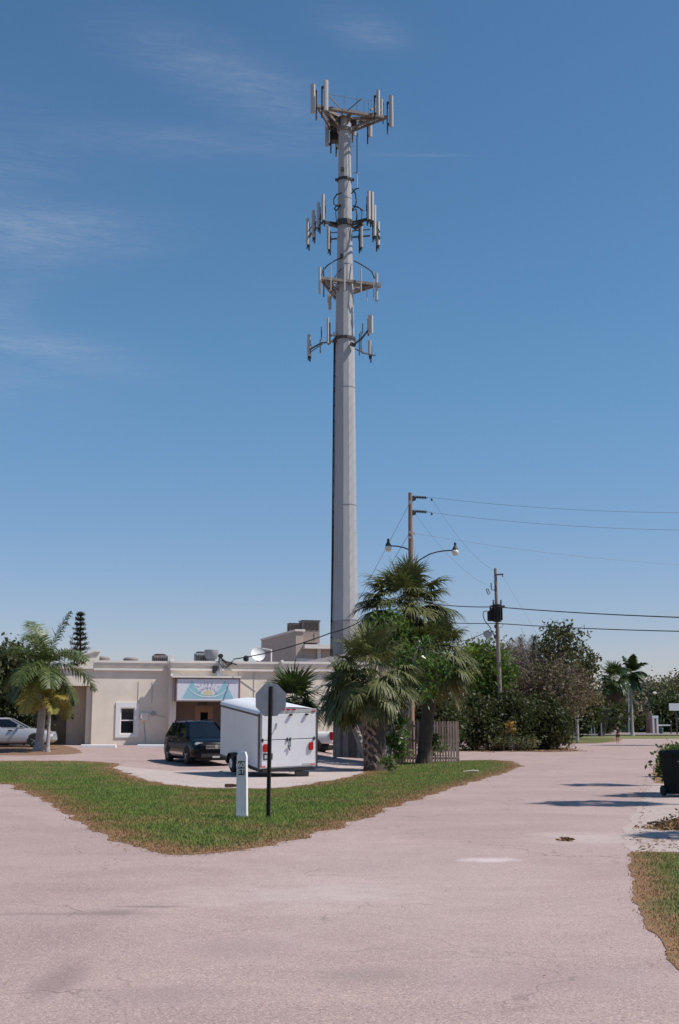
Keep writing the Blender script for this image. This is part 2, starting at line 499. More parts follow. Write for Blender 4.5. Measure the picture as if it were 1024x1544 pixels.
GRASS1, GRASS2 = (0.115, 0.165, 0.030), (0.070, 0.120, 0.022)
DRY1, DRY2 = (0.33, 0.20, 0.10), (0.20, 0.105, 0.05)
m_grassbase = grass_mat('lawn_soil', (0.105, 0.130, 0.036), (0.075, 0.105, 0.028), (0.32, 0.18, 0.10), (0.20, 0.105, 0.055), edge_w=1.1)
m_blade = grass_mat('grass_blades', (0.225, 0.290, 0.064), (0.100, 0.170, 0.036), (0.40, 0.24, 0.13), (0.27, 0.135, 0.07), transl=0.2, edge_w=1.1)
m_far = grass_mat('far_grass', (0.16, 0.17, 0.06), (0.12, 0.15, 0.05), DRY1, (0.26, 0.20, 0.10), usedge=False)
p1 = G(735, 1297); p2 = G(895, 1264); p3 = G(165, 1376); p4 = G(420, 1350); p5 = G(70, 1378)
white = (0.52, 0.43, 0.40)
spots = [(p1.x, p1.y, 0.42, 0.30, (0.60, 0.54, 0.53), 0.6), (p2.x, p2.y, 1.0, 1.1, white, 0.4), (p3.x, p3.y, 0.35, 0.25, (0.19, 0.145, 0.14), 0.65),
         (G(225, 1367).x, G(225, 1367).y, 0.38, 0.09, (0.14, 0.11, 0.11), 0.6), (p5.x, p5.y, 1.2, 0.10, (0.2, 0.16, 0.15), 0.5),
         (p4.x, p4.y, 1.3, 0.8, white, 0.22), (G(520, 1345).x, G(520, 1345).y, 0.9, 1.1, white, 0.25), (G(560, 1470).x, G(560, 1470).y, .4, .3, (0.2, 0.16, 0.15), 0.3),
         (G(85, 1480).x, G(85, 1480).y, .16, .8, (0.18, 0.13, 0.13), 0.5), (G(250, 1500).x, G(250, 1500).y, .7, .3, (0.24, 0.18, 0.18), 0.4), (G(360, 1430).x, G(360, 1430).y, .5, .5, (0.27, 0.2, 0.2), 0.4), (G(830, 1480).x, G(830, 1480).y, .8, .5, (0.30, 0.22, 0.22), 0.35), (G(600, 1330).x, G(600, 1330).y, 2.5, 5, white, 0.15)]
m_road = asphalt_mat('worn_asphalt', (0.425, 0.309, 0.284), (0.308, 0.220, 0.205), (0.48, 0.358, 0.325), spots)
m_street = asphalt_mat('cross_street_asphalt', (0.26, 0.21, 0.20), (0.22, 0.18, 0.17), (0.3, 0.25, 0.23))
m_conc = asphalt_mat('pale_concrete', (0.50, 0.41, 0.375), (0.42, 0.33, 0.30), (0.58, 0.49, 0.45))
m_mulch = mat('leaf_mulch', (0.26, 0.15, 0.09), 0.95, var=0.4, scale=9, bump=0.8, bscale=30, col2=(0.13, 0.07, 0.04))

sheet('ground', [(-900, -60), (900, -60), (900, 1500), (-900, 1500)], -0.03, m_far, cell=1e9, attr=False)
# the bit of ground that rises with the parking lot lies under the road sheet
road_poly = [(-70, -12), (60, -12), (60, 183), (-70, 183)]
def grid_sheet(name, x0, x1, y0, y1, step, dz, m):
    xs = np.arange(x0, x1 + .01, step); ys = np.arange(y0, y1 + .01, step)
    X, Y = np.meshgrid(xs, ys); Z = terr_np(X, Y) + dz
    vv = np.stack([X.ravel(), Y.ravel(), Z.ravel()], 1); nx = len(xs); ny = len(ys)
    i, j = np.meshgrid(np.arange(nx - 1), np.arange(ny - 1)); a = (j * nx + i).ravel()
    o = np_mesh(name, vv, np.stack([a, a + 1, a + nx + 1, a + nx], 1), m, smooth=True); o['kind'] = 'structure'; return o
grid_sheet('road', -70, 60, -12, 183, 1.0, 0.0, m_road)
sheet('cross_street', [(-300, 183.02), (300, 183.02), (300, 236), (-300, 236)], 0.002, m_street, cell=1e9, attr=False)

def gpx(lst): return [(G(a, b).x, G(a, b).y) for a, b in lst]
def pxY(px, Y, py=1150):      # x coordinate at depth Y
    return at(px, py, Y).x
# grass island at the corner
island_px = [(-200, 1108 + 26), (-200, 1147), (11, 1147), (100, 1147), (150, 1149), (180, 1152), (172, 1158), (190, 1165), (215, 1175), (250, 1182), (290, 1187),
             (330, 1189), (400, 1190), (440, 1187), (475, 1181), (515, 1174), (548, 1166), (552, 1158), (590, 1150), (690, 1147), (740, 1146), (772, 1148), (787, 1155),
             (765, 1164), (700, 1183), (640, 1202), (600, 1214), (560, 1230), (512, 1247), (450, 1264), (400, 1276), (350, 1284), (300, 1289), (262, 1289),
             (222, 1283), (180, 1268), (140, 1250), (100, 1228), (60, 1205), (11, 1183), (-200, 1120 + 20)]
island_px = island_px[2:-1]
isl = gpx(island_px)
isl = [(-46, 50.5), (-30, 50.4)] + isl + [(-30, 44.2), (-46, 50.2)]
isl_w = wobble(isl, 0.2, 0.13, 3)
sheet('lawn', isl_w, 0.005, m_grassbase, cell=0.6)
# near lawn at the right edge of the road
rg = gpx([(958, 1285), (949, 1298), (951, 1330), (958, 1355), (972, 1385), (996, 1428), (1024, 1462)])
rg = rg + [(6.4, 6.5), (14, 4), (22, 6), (22, 16.0), (14, 16.2)]
rg_w = wobble(rg, 0.12, 0.06, 9)
sheet('lawn', rg_w, 0.005, m_grassbase, cell=0.4, es=1.7)
# concrete driveway on the right
dv = gpx([(985, 1181), (975, 1195), (964, 1212), (948, 1238), (938, 1258), (942, 1275), (958, 1286)]) + [(14, 16.5), (30, 16.3), (30, 32.5), (12, 32.6)]
sheet('driveway', wobble(dv, 0.12, 0.05, 5), 0.003, asphalt_mat('sandy_concrete', (0.45, 0.36, 0.325), (0.40, 0.31, 0.28), (0.52, 0.43, 0.39)), cell=2.0)
# verge beyond the driveway
vg = gpx([(986, 1181), (984, 1165), (990, 1150), (1001, 1138), (1024, 1128)]) + [(24, 86), (60, 90), (60, 33), (12.5, 33)]
sheet('verge', wobble(vg, 0.4, 0.06, 6), 0.005, m_grassbase, cell=2.0)
# lot apron
ap = gpx([(180, 1155), (260, 1163), (330, 1160), (480, 1146), (512, 1136), (540, 1150), (549, 1164), (512, 1178), (450, 1189), (400, 1193), (330, 1193), (250, 1186), (190, 1168), (165, 1160)])
sheet('parking_apron', wobble(ap, 0.5, 0.1, 2), 0.004, m_conc, cell=1.0)
# palm island on the left
pi_ = gpx([(-150, 1125), (-150, 1138), (0, 1139), (60, 1139), (110, 1137), (124, 1135), (118, 1130), (95, 1124), (60, 1122)])
sheet('mulch_bed', wobble(pi_, 0.4, 0.06, 4), 0.006, m_mulch, cell=1.0)
# strip of mulch below the hedge, and the grass patch beyond
mu = [(9.5, 74)] + gpx([(690, 1131), (760, 1132), (820, 1134), (862, 1133), (868, 1131), (850, 1127)]) + [(15.5, 100), (9.5, 100)]
sheet('mulch_bed', wobble(mu, 0.6, 0.12, 8), 0.016, m_mulch, cell=2.0)
sheet('verge', wobble(gpx([(840, 1121.5), (900, 1121), (928, 1118.5), (939, 1115), (925, 1112.5), (840, 1112)]), 0.8, 0.15, 8), 0.005, m_grassbase, cell=3.0)

def blades(name, poly, n, h, wd, label, zoff=0.005, fade=None, seed=1, es=1.0):
    rng = np.random.default_rng(seed); P = poly_np(poly); lo = P.min(0); hi = P.max(0)
    pts = np.zeros((0, 2))
    while len(pts) < n:
        q = rng.uniform(lo, hi, (n * 2, 2)); q = q[inside(q, P)]
        if fade is not None: q = q[rng.uniform(0, 1, len(q)) < fade(q)]
        pts = np.vstack([pts, q])
    pts = pts[:n] + rng.normal(0, 0.03, (n, 2))
    ed = edge_dist(pts, P)
    base = np.column_stack([pts, terr_np(pts[:, 0], pts[:, 1]) + zoff - 0.005])
    ang = rng.uniform(0, 2 * PI, n); ln = rng.uniform(0.1, 0.9, n)
    hh = h * rng.uniform(0.45, 1.25, n) * np.clip(0.5 + ed * 1.2, 0.5, 1)
    sx = np.column_stack([np.cos(ang), np.sin(ang), np.zeros(n)]) * (wd * rng.uniform(.6, 1.3, n))[:, None]
    a2 = rng.uniform(0, 2 * PI, n)
    tip = base + np.column_stack([np.cos(a2) * ln * hh, np.sin(a2) * ln * hh, hh])
    vv = np.stack([base - sx, base + sx, tip], 1).reshape(-1, 3)
    ff = np.arange(3 * n).reshape(-1, 3)
    o = np_mesh(name, vv, ff, m_blade, attr={'edge': np.repeat(ed * es, 3)})
    tag(o, label, 'grass', kind='stuff'); return o
blades('grass', isl_w, 150000, 0.05, 0.010, 'short patchy green lawn with brown edges on the street corner',
       fade=lambda q: np.clip(26 / np.maximum(q[:, 1], 1), 0, 1) ** 2 * (q[:, 0] > -16), seed=2)
blades('grass', rg_w, 60000, 0.045, 0.006, 'worn green and brown lawn at the right edge of the road', fade=lambda q: ((q[:, 0] < 9) & (q[:, 1] > 8)).astype(float), seed=3, es=1.7)
blades('grass', vg, 12000, 0.06, 0.012, 'rough grass of the verge beside the dark bin', fade=lambda q: ((q[:, 0] < 22) & (q[:, 1] < 85)).astype(float), seed=4)
# ragged crumbs of dry leaves along the kerbless edges
def litter(name, pts, m, s, label, cat, lift=0.012, kind='stuff'):
    n = len(pts); rng = np.random.default_rng(5); P = np.array([(p[0], p[1], terr(p[0], p[1]) + (p[2] if len(p) > 2 else 0) + lift) for p in pts])
    a = rng.uniform(0, 2 * PI, n); sz = s * rng.uniform(0.5, 1.4, n)
    u = np.column_stack([np.cos(a), np.sin(a), rng.uniform(-.25, .35, n)]) * sz[:, None]
    v_ = np.column_stack([-np.sin(a), np.cos(a), rng.uniform(-.35, .25, n)]) * (sz * .5)[:, None]
    vv = np.stack([P - u, P - v_, P + u, P + v_], 1).reshape(-1, 3)
    o = np_mesh(name, vv, np.arange(4 * n).reshape(-1, 4), m); tag(o, label, cat, kind=kind); return o
m_dead = leafmat('dead_leaves', (0.24, 0.12, 0.06), (0.12, 0.06, 0.035), (0.33, 0.2, 0.1), transl=0.1)
def along(poly, i0, i1, n, spread, off=0.0):
    out = []; seg = poly[i0:i1]
    for _ in range(n):
        k = random.randrange(len(seg) - 1); t = random.random(); a = seg[k]; b = seg[k + 1]
        out.append((a[0] + (b[0] - a[0]) * t + random.gauss(off, spread), a[1] + (b[1] - a[1]) * t + random.gauss(0, spread)))
    return out
lp = along(isl, 0, len(isl), 2600, 0.12)
litter('leaf_litter', lp, m_dead, 0.022, 'scattered brown leaf bits along the lawn edge', 'leaf litter')
dl = [(G(x_, y_).x, G(x_, y_).y) for x_, y_ in [(random.gauss(976, 5) - (t_ - 1180) * 0.16, t_ + random.gauss(0, 2)) for t_ in [random.uniform(1150, 1270) for _ in range(170)]]]
dl += [(G(x_, y_).x, G(x_, y_).y) for x_, y_ in [(random.uniform(955, 1024), random.uniform(1262, 1284)) for _ in range(110)]]
dl += [(G(x_, y_).x, G(x_, y_).y) for x_, y_ in [(random.gauss(480, 28), random.gauss(1183, 3.5)) for _ in range(220)]]
litter('leaf_litter', dl, m_dead, 0.032, 'dry brown debris on the pale driveway edge', 'leaf litter')
gr = [(random.uniform(-5, 8), random.uniform(6.2, 30) ** 1.0) for _ in range(150)]
litter('road_grit', gr, m_dead, 0.016, 'loose dark specks of grit and leaf bits on the open road', 'road grit')
ml = []
for _ in range(1500):
    x_ = random.uniform(692, 862); ml.append((G(x_, random.uniform(1129, 1134)).x, G(x_, random.uniform(1129, 1133.5)).y))
litter('leaf_litter', ml, m_dead, 0.10, 'brown fallen leaves below the hedge beside the road', 'leaf litter', lift=0.03)

# ------------------------------------------------------------------ foliage generators
def blade_strips(P0, D, L, W, droop, nseg=3, side=None, rng=RNG):
    """N strips: start P0 (N,3), direction D, length L, width W, droop -> verts, quads"""
    N = len(P0); D = D / np.linalg.norm(D, axis=1, keepdims=True)
    if side is None:
        up = np.tile([0, 0, 1.0], (N, 1)); side = np.cross(D, up)
    side = side / (np.linalg.norm(side, axis=1, keepdims=True) + 1e-9)
    rows = []; p = P0.copy(); d = D.copy()
    wprof = {2: (0.6, 1.0, 0.05), 3: (0.55, 1.0, 0.75, 0.04)}[nseg]
    for k in range(nseg + 1):
        wv = (W * wprof[k] / 2)[:, None]
        rows.append(p - side * wv); rows.append(p + side * wv)
        if k < nseg:
            p = p + d * (L / nseg)[:, None]
            d = d + np.array([0, 0, -1.0]) * (droop / nseg)[:, None]; d /= np.linalg.norm(d, axis=1, keepdims=True)
    vv = np.stack(rows, 1).reshape(-1, 3); k2 = 2 * (nseg + 1)
    base = np.arange(N)[:, None] * k2
    q = np.concatenate([base + np.array([[2 * i, 2 * i + 1, 2 * i + 3, 2 * i + 2]]) for i in range(nseg)], 0)
    return vv, q

class Fol:
    def __init__(s): s.V = []; s.Q = []; s.M = []; s.n = 0
    def add(s, v, q, mi=0):
        s.V.append(v); s.Q.append(q + s.n); s.M.append(np.full(len(q), mi)); s.n += len(v)
    def build(s, name, mats, parent): 
        return np_mesh(name, np.vstack(s.V), np.vstack(s.Q), mats, parent, mi=np.concatenate(s.M))

def fan_leaf(fol, base, d, pet, size, rng, mi, droop=0.9, nseg=28, spread=2.0, wid=0.075, grav=0.17):
    """a costapalmate palm leaf: stalk, then a folded drooping fan"""
    d = d / np.linalg.norm(d); up = np.array([0, 0, 1.0])
    k = 5; pts = [base]; dd = d.copy()
    for i in range(k):
        pts.append(pts[-1] + dd * pet / k); dd = dd - up * grav * (1.15 - 0.8 * abs(dd[2])); dd /= np.linalg.norm(dd)
    P = np.array(pts[:-1]); Dn = np.diff(np.array(pts), axis=0)
    v, q = blade_strips(P, Dn, np.full(k, pet / k * 1.05), np.full(k, 0.045), np.zeros(k), 2, rng=rng); fol.add(v, q, 2 if mi != 1 else 1)
    tip = pts[-1]; sd = np.cross(dd, up); sd /= (np.linalg.norm(sd) + 1e-9); nr = np.cross(sd, dd)
    a = np.linspace(-spread, spread, nseg) + rng.normal(0, 0.04, nseg)
    fold = 0.35
    dirs = np.cos(a)[:, None] * dd + np.sin(a)[:, None] * sd + (np.abs(np.sin(a)) * fold)[:, None] * nr * rng.choice([1, -0.6])
    L = size * (1.0 - 0.28 * np.abs(a) / spread) * rng.uniform(0.85, 1.1, nseg)
    sides = np.cross(dirs, nr)
    starts = tip + dd * 0.25 * size * np.clip(np.cos(a), 0, 1)[:, None] * 0.6
    v, q = blade_strips(starts, dirs, L, np.full(nseg, size * wid), droop * rng.uniform(0.5, 1.5, nseg), 3, side=sides, rng=rng)
    fol.add(v, q, mi)

def fan_palm(name, label, base, crown, r, nleaf, trunk_r, mats, seed, boots=True, dead=0.2, group=None, lowest=-55, pet=0.5, droop=0.9, top_bias=0.0, cat='palm tree', trunk_mat=None, seg=28):
    rng = np.random.default_rng(seed); base = V(base); crown = V(crown)
    t = thing(name, label, cat, base, world=True, group=group)
    tr = MB(); n = 14; pts = []; rs = []
    for i in range(n + 1):
        s_ = i / n; p = base.lerp(crown, s_); p.x += math.sin(s_ * PI) * 0.08 * (1 if seed % 2 else -1)
        pts.append(p); rs.append(trunk_r * (1.15 - 0.25 * s_) if i else trunk_r * 1.35)
    pts[0].z -= 0.05
    tr.tube(pts, rs, 12)
    H = (crown - base).length
    if boots:
        # crossing leaf bases left on the trunk
        nb = int(H / 0.17); 
        for i in range(nb):
            z = 0.15 + i * (H - 0.35) / nb
            for k in range(5):
                a = 2 * PI * (k / 5) + (i % 2) * PI / 5 + rng.uniform(-.12, .12)
                c = base.lerp(crown, z / H); rr = trunk_r * 0.98
                p0 = c + V((math.cos(a) * rr, math.sin(a) * rr, -0.1)); a2 = a + 0.5 * (1 if (i + k) % 2 else -1)
                p1 = c + V((math.cos(a2) * (rr * 1.22), math.sin(a2) * (rr * 1.22), 0.14 + rng.uniform(0, .08)))
                pm = (p0 + p1) / 2 + V((math.cos(a), math.sin(a), 0)) * 0.03
                tr.tube([p0, pm, p1], [0.065, 0.05, 0.028], 5, mi=1)
    tr.build('trunk', [trunk_mat or (m_bark_dk if boots else mats['trunk']), mats['trunk']], t, smooth=False)
    fol = Fol(); c = np.array(crown)
    for i in range(nleaf):
        f = i / nleaf; az = i * 2.39996 + rng.uniform(-.3, .3)
        el = R(85 - (85 - lowest) * f ** (0.85 + top_bias)) + rng.normal(0, 0.12)
        d = np.array([math.cos(az) * math.cos(el), math.sin(az) * math.cos(el), math.sin(el)])
        mi = 1 if (f > 1 - dead and rng.uniform() < 0.8) else 0
        fan_leaf(fol, c + d * 0.1, d, r * pet * rng.uniform(.75, 1.15), r * (1 - pet) * rng.uniform(0.85, 1.15) * 1.15, rng, mi, droop=droop * (1.0 + 0.6 * f), nseg=seg, wid=.070 * 28 / seg)
    fol.build('crown', [mats['leaf'], mats['dead'], mats['stalk']], t)
    return t

def pinnate_crown(fol, c, r, nfr, rng, lowest=-40, nl=42, wid=0.035, dead=0.1, llen=0.32, top=80, droop=1.3):
    for i in range(nfr):
        f = i / nfr; az = i * 2.39996 + rng.uniform(-.25, .25); el = R(top - (top - lowest) * f) + rng.normal(0, .1)
        d = np.array([math.cos(az) * math.cos(el), math.sin(az) * math.cos(el), math.sin(el)]); up = np.array([0, 0, 1.0])
        L = r * rng.uniform(0.85, 1.1); k = nl; p = c.copy(); P = []; Dd = []
        for j in range(k):
            P.append(p.copy()); Dd.append(d.copy()); p = p + d * L / k; d = d - up * droop * math.cos(math.asin(max(-1, min(1, d[2])))) / k * (0.5 + j / k); d /= np.linalg.norm(d)
        P = np.array(P); Dd = np.array(Dd); mi = 1 if (f > 1 - dead) else 0
        v, q = blade_strips(P, Dd, np.full(k, L / k * 1.1), np.full(k, 0.05) * np.linspace(1.1, .3, k), np.zeros(k), 2); fol.add(v, q, 2)
        sd = np.cross(Dd, up); sd /= (np.linalg.norm(sd, axis=1, keepdims=True) + 1e-9); nr = np.cross(sd, Dd)
        s_ = np.linspace(0, 1, k); prof = np.sin(np.clip(s_ * 0.9 + 0.1, 0, 1) * PI) ** 0.5 + 0.12
        for sg in (-1, 1):
            for lift in (0.25, -0.15):
                st = slice(4, k)
                dr = sd * sg * 0.85 + Dd * 0.55 + nr * lift + rng.normal(0, .09, (k, 3))
                ll = r * llen * prof * rng.uniform(.8, 1.15, k)
                v, q = blade_strips(P[st], dr[st], ll[st], np.full(k, wid)[st], rng.uniform(.5, 1.5, k)[st], 3, side=np.cross(dr, nr)[st]); fol.add(v, q, mi)

def leaf_quads(centers, size, rng, flat=0.0, aspect=0.55):
    N = len(centers); d = rng.normal(0, 1, (N, 3)); d[:, 2] *= (1 - flat); d /= np.linalg.norm(d, axis=1, keepdims=True)
    e = np.cross(d, rng.normal(0, 1, (N, 3))); e /= np.linalg.norm(e, axis=1, keepdims=True)
    s = (size * rng.uniform(.6, 1.35, N))[:, None]
    v = np.stack([centers - d * s, centers - e * s * aspect, centers + d * s, centers + e * s * aspect], 1).reshape(-1, 3)
    return v, np.arange(4 * N).reshape(-1, 4)

def tree(name, label, base, c, rad, ntips, nleaf, lsize, leaf, bark, seed, trunk_r=0.12, group=None, cat='tree', clump=0.35, twig=0.012, shell=0.55, lean=None, aspect=0.55, ntw=2, jag=0.18, trunk=True, flat=0.0):
    rng = np.random.default_rng(seed); base = V(base); c = V(c)
    t = thing(name, label, cat, base, world=True, group=group)
    wood = MB(); fork = base.lerp(c, 0.45); fork.x += rng.uniform(-.1, .1) * rad[0]
    wood.tube([base - V((0, 0, .1)), base.lerp(fork, 0.5) + V((rng.uniform(-.1, .1), 0, 0)), fork, fork.lerp(c, 0.6)], [trunk_r * 1.3, trunk_r, trunk_r * .85, trunk_r * .5], 9)
    T = []
    for i in range(ntips):
        while True:
            p = rng.uniform(-1, 1, 3); q = np.linalg.norm(p)
            if shell * rng.uniform(0.2, 1) < q < 1: break
        p *= 1 + jag * math.sin(p[0] * 7 + seed) * math.cos(p[2] * 9 + seed * 2)
        T.append(V((c.x + p[0] * rad[0], c.y + p[1] * rad[1], max(base.z + 0.15, c.z + p[2] * rad[2]))))
    cen = []
    limbs = []
    nl_ = max(3, ntips // 9)
    for i in range(nl_):
        a = T[i * (len(T) // nl_)]; s0 = base.lerp(c, rng.uniform(0.3, 0.75)); m = s0.lerp(a, 0.5) + V((0, 0, rng.uniform(0, .25) * rad[2]))
        e = s0.lerp(a, 0.85); limbs.append((s0, m, e)); wood.tube([s0, m, e], [trunk_r * .5, trunk_r * .3, trunk_r * .14], 6)
    for a in T:
        l = min(limbs, key=lambda l: (l[1] - a).length); s0 = l[1].lerp(l[2], rng.uniform(0, 1)); m = s0.lerp(a, 0.5) + V(rng.normal(0, .08 * rad[0], 3))
        wood.tube([s0, m, a], [twig * 2.2, twig * 1.5, twig * .6], 4, cap=False)
        for _ in range(ntw):
            b = a + V(rng.normal(0, clump * 1.0, 3)); wood.tube([m.lerp(a, rng.uniform(.4, 1)), b], [twig, twig * .4], 3, cap=False)
        k = max(1, int(nleaf * rng.uniform(0.4, 1.6)))
        cl = clump * rng.uniform(.6, 1.3)
        cen.append(np.array(a) + rng.normal(0, 1, (k, 3)) * np.array([cl, cl, cl * .7]))
    wood.build('trunk', bark, t)
    cen = np.vstack(cen); cen[:, 2] = np.maximum(cen[:, 2], base.z + 0.05)
    v, q = leaf_quads(cen, lsize, rng, flat, aspect)
    np_mesh('crown', v, q, leaf, t)
    return t

# ------------------------------------------------------------------ shared materials
m_galv = mat('galvanised_steel', (0.42, 0.41, 0.43), 0.5, 0.35, 0.2, 1.5, stretch=(3, 3, .5))
m_steel_dark = mat('dark_steel', (0.07, 0.065, 0.065), 0.6, 0.3)
m_rust = mat('weathered_steel', (0.26, 0.22, 0.21), 0.7, 0.2, 0.45, 5)
m_black = mat('black_rubber', (0.012, 0.012, 0.013), 0.75)
m_panel = mat('antenna_radome', (0.45, 0.43, 0.43), 0.55, 0, 0.08)
m_stucco = mat('beige_stucco', (0.86, 0.755, 0.635), 0.9, 0, 0.16, 0.9, 0.4, 60, spec=0.2)
m_stucco_trim = mat('pale_trim', (0.80, 0.73, 0.68), 0.85, 0, 0.12, 2, 0.2, 40, spec=0.2)
m_white = mat('white_paint', (0.80, 0.78, 0.77), 0.55, 0, 0.06, 3)
m_whitewood = mat('white_weathered_wood', (0.80, 0.76, 0.76), 0.75, 0, 0.14, 6, 0.3, 30, stretch=(3, 3, .6))
m_dark = mat('dark_interior', (0.014, 0.013, 0.013), 0.9)
m_roof = mat('flat_roof_gravel', (0.34, 0.31, 0.31), 0.9, 0, 0.25, 3)
m_acbrown = mat('condenser_housing', (0.30, 0.24, 0.22), 0.7, 0.1, 0.25, 4)
m_acgrey = mat('condenser_grey', (0.40, 0.42, 0.44), 0.6, 0.2, 0.2, 4)
m_grille = mat('condenser_grille', (0.075, 0.06, 0.06), 0.7, 0.2, 0.3, 20)
m_glass = glassmat('window_glass')
m_bark = mat('grey_bark', (0.22, 0.175, 0.145), 0.95, 0, 0.45, 3, 0.8, 20, stretch=(2, 2, .6))
m_bark_dk = mat('dark_bark', (0.10, 0.075, 0.06), 0.95, 0, 0.45, 4, 0.8, 20)
m_palmbark = mat('palm_trunk_boots', (0.34, 0.25, 0.21), 0.95, 0, 0.5, 5, 0.7, 18)
m_royalbark = mat('smooth_pale_trunk', (0.42, 0.37, 0.35), 0.85, 0, 0.4, 2.5, 0.4, 12, stretch=(1, 1, 3))
m_polewood = mat('utility_pole_wood', (0.34, 0.22, 0.165), 0.9, 0, 0.4, 2, 0.5, 12, stretch=(6, 6, .4))
m_polegrey = mat('weathered_pole_wood', (0.27, 0.22, 0.20), 0.9, 0, 0.35, 2, 0.5, 12, stretch=(6, 6, .4))
m_wire = mat('black_cable', (0.03, 0.03, 0.035), 0.7)
m_wire_thin = mat('aluminium_conductor', (0.16, 0.18, 0.21), 0.6, 0.2)

# ------------------------------------------------------------------ cell tower
TY = 82.0
tb = at(520.5, 1100, TY); TX = tb.x; TZ0 = 0.0
tower = thing('cell_tower', 'very tall pale grey steel monopole carrying four tiers of cellular antennas', 'cell tower', (TX, TY, 0), world=True)
ztop = at(521, 181, TY).z
def rad_at(pxw, py):      # radius of the pole from its width in the picture
    p = at(512, py, TY); q = at(512 + pxw / 2, py, TY); return q.x - p.x
prof = [(41.0, 1085), (40.5, 985), (36.0, 830), (32.0, 620), (29.5, 515), (26.5, 450), (24.0, 400), (21.0, 300), (17.5, 181)]
m_pole = mat('monopole_concrete_grey', (0.40, 0.39, 0.41), 0.75, 0.05, 0.12, 0.6, 0.15, 8, stretch=(2, 2, .25), col2=(0.33, 0.325, 0.345))
m_pole_low = mat('monopole_lower_darker_grey', (0.30, 0.285, 0.295), 0.8, 0.05, 0.2, 0.8, 0.15, 8, stretch=(2, 2, .4))  # lowest pole section in a darker grey
def pole_r(z):
    zs = [(at(512, py, TY).z, rad_at(w_, py)) for w_, py in prof]; zs[0] = (0.0, rad_at(41.5, 1085))
    for (z0, r0), (z1, r1) in zip(zs, zs[1:]):
        if z <= z1: return r0 + (r1 - r0) * (z - z0) / (z1 - z0)
    return zs[-1][1]
b = MB()
cuts = [0.0, at(512, 935, TY).z, at(512, 762, TY).z, at(512, 585, TY).z, at(512, 515, TY).z, at(512, 400, TY).z, at(512, 300, TY).z, ztop]
NS = 12
for i, (z0, z1) in enumerate(zip(cuts, cuts[1:])):
    lip = 0.02 if i else 0.0
    pr = [(pole_r(z0) + (-0.0), z0), (pole_r(z1) + 0.022, z1 - 0.0)]
    b.lathe((TX, TY, 0), [(pole_r(z0), z0), (pole_r(z1), z1)], NS, 1 if i == 0 else 0, Matrix.Rotation(R(22), 3, 'Z'))
b.build('pole', [m_pole, m_pole_low], tower)
b = MB()
for z in cuts[1:-1]:
    b.lathe((TX, TY, 0), [(pole_r(z) + 0.004, z - 0.05), (pole_r(z) + 0.022, z - 0.045), (pole_r(z) + 0.022, z + 0.045), (pole_r(z) + 0.002, z + 0.05)], NS, 0, Matrix.Rotation(R(22), 3, 'Z'))
b.build('joint_band', m_galv, tower)
# cable run up the shaded left side
b = MB(); zc = cuts[4] + 0.1
pts = [(TX - pole_r(z) - 0.02, TY - 0.02, z) for z in np.linspace(0.1, zc, 12)]
for o_ in (-0.13, -0.05, 0.03, 0.11): b.tube([(p[0] - 0.03, p[1] + o_ - .05, p[2]) for p in pts], 0.06, 6)
for z in np.linspace(1, zc - .5, 26): b.box((TX - pole_r(z) - 0.03, TY - .05, z), (0.10, 0.42, 0.05))
b.build('cable_run', m_black, tower)
b = MB()
for i, z in enumerate(np.arange(3, ztop - 1, 0.42)):
    a = -0.35 if i % 2 else 0.15
    r_ = pole_r(z); p = V((TX + r_ * math.sin(a + .9), TY - r_ * math.cos(a + .9), z)); q = p + V((math.sin(a + .9), -math.cos(a + .9), 0)) * 0.14
    b.tube([p, q], 0.010, 4)
b.build('climbing_pegs', m_galv, tower)

def panel(px, py0, py1, Y, wpx=6.5, pipe_dx=4.5, facing=0.0, low=0.35, dark=False, pipe_top=None, box=False):
    a = at(px, py1, Y); top = at(px, py0, Y); h = top.z - a.z; wd = at(px + wpx, py1, Y).x - a.x
    M = Matrix.Translation((a.x, a.y, a.z)) @ Matrix.Rotation(facing, 4, 'Z')
    m = MB()
    hw, dp = wd / 2, 0.15
    sec = [(-hw, .02), (-hw, -.05), (-hw * .75, -dp + .02), (-hw * .3, -dp), (hw * .3, -dp), (hw * .75, -dp + .02), (hw, -.05), (hw, .02)]
    m.prism([M @ V((x, y, 0)) for x, y in sec], (0, 0, h))
    m.bbox((0, -dp / 2 + .01, h), (wd * .9, dp * .8, .06), .01, M=M); 
    o = m.build('panel_antenna', m_panel, tower, smooth=True, ang=30)
    d = at(px + pipe_dx, py1, Y).x - a.x
    m = MB(); m.tube([(a.x + d, Y + .16, a.z - low), (a.x + d, Y + .16, a.z + h * 0.86)], 0.055, 7)
    for s_ in (.12, .8):
        m.bbox((a.x + d * .5, Y + .09, a.z + h * s_), (abs(d) + .1, .14, .16), .02)
    m.build('mounting_pipe', m_steel_dark if abs(pipe_dx) > 0 else m_galv, o)
    if box:
        m = MB(); m.bbox((a.x + d * .6, Y + .08, a.z + .12), (wd * 1.0, .2, .5), .02); m.bbox((a.x + d * .9, Y + .12, a.z + h * .45), (.2, .18, .5), .02); m.tube([(a.x, Y, a.z), (a.x + .05, Y + .05, a.z - .35), (a.x + d, Y + .1, a.z - .1)], .03, 5)
        m.tube([(a.x + .07, Y, a.z), (a.x - .05, Y + .05, a.z - .28), (a.x + d, Y + .1, a.z + .1)], .025, 5)
        m.build('tilt_bracket', m_steel_dark, o)
    return a

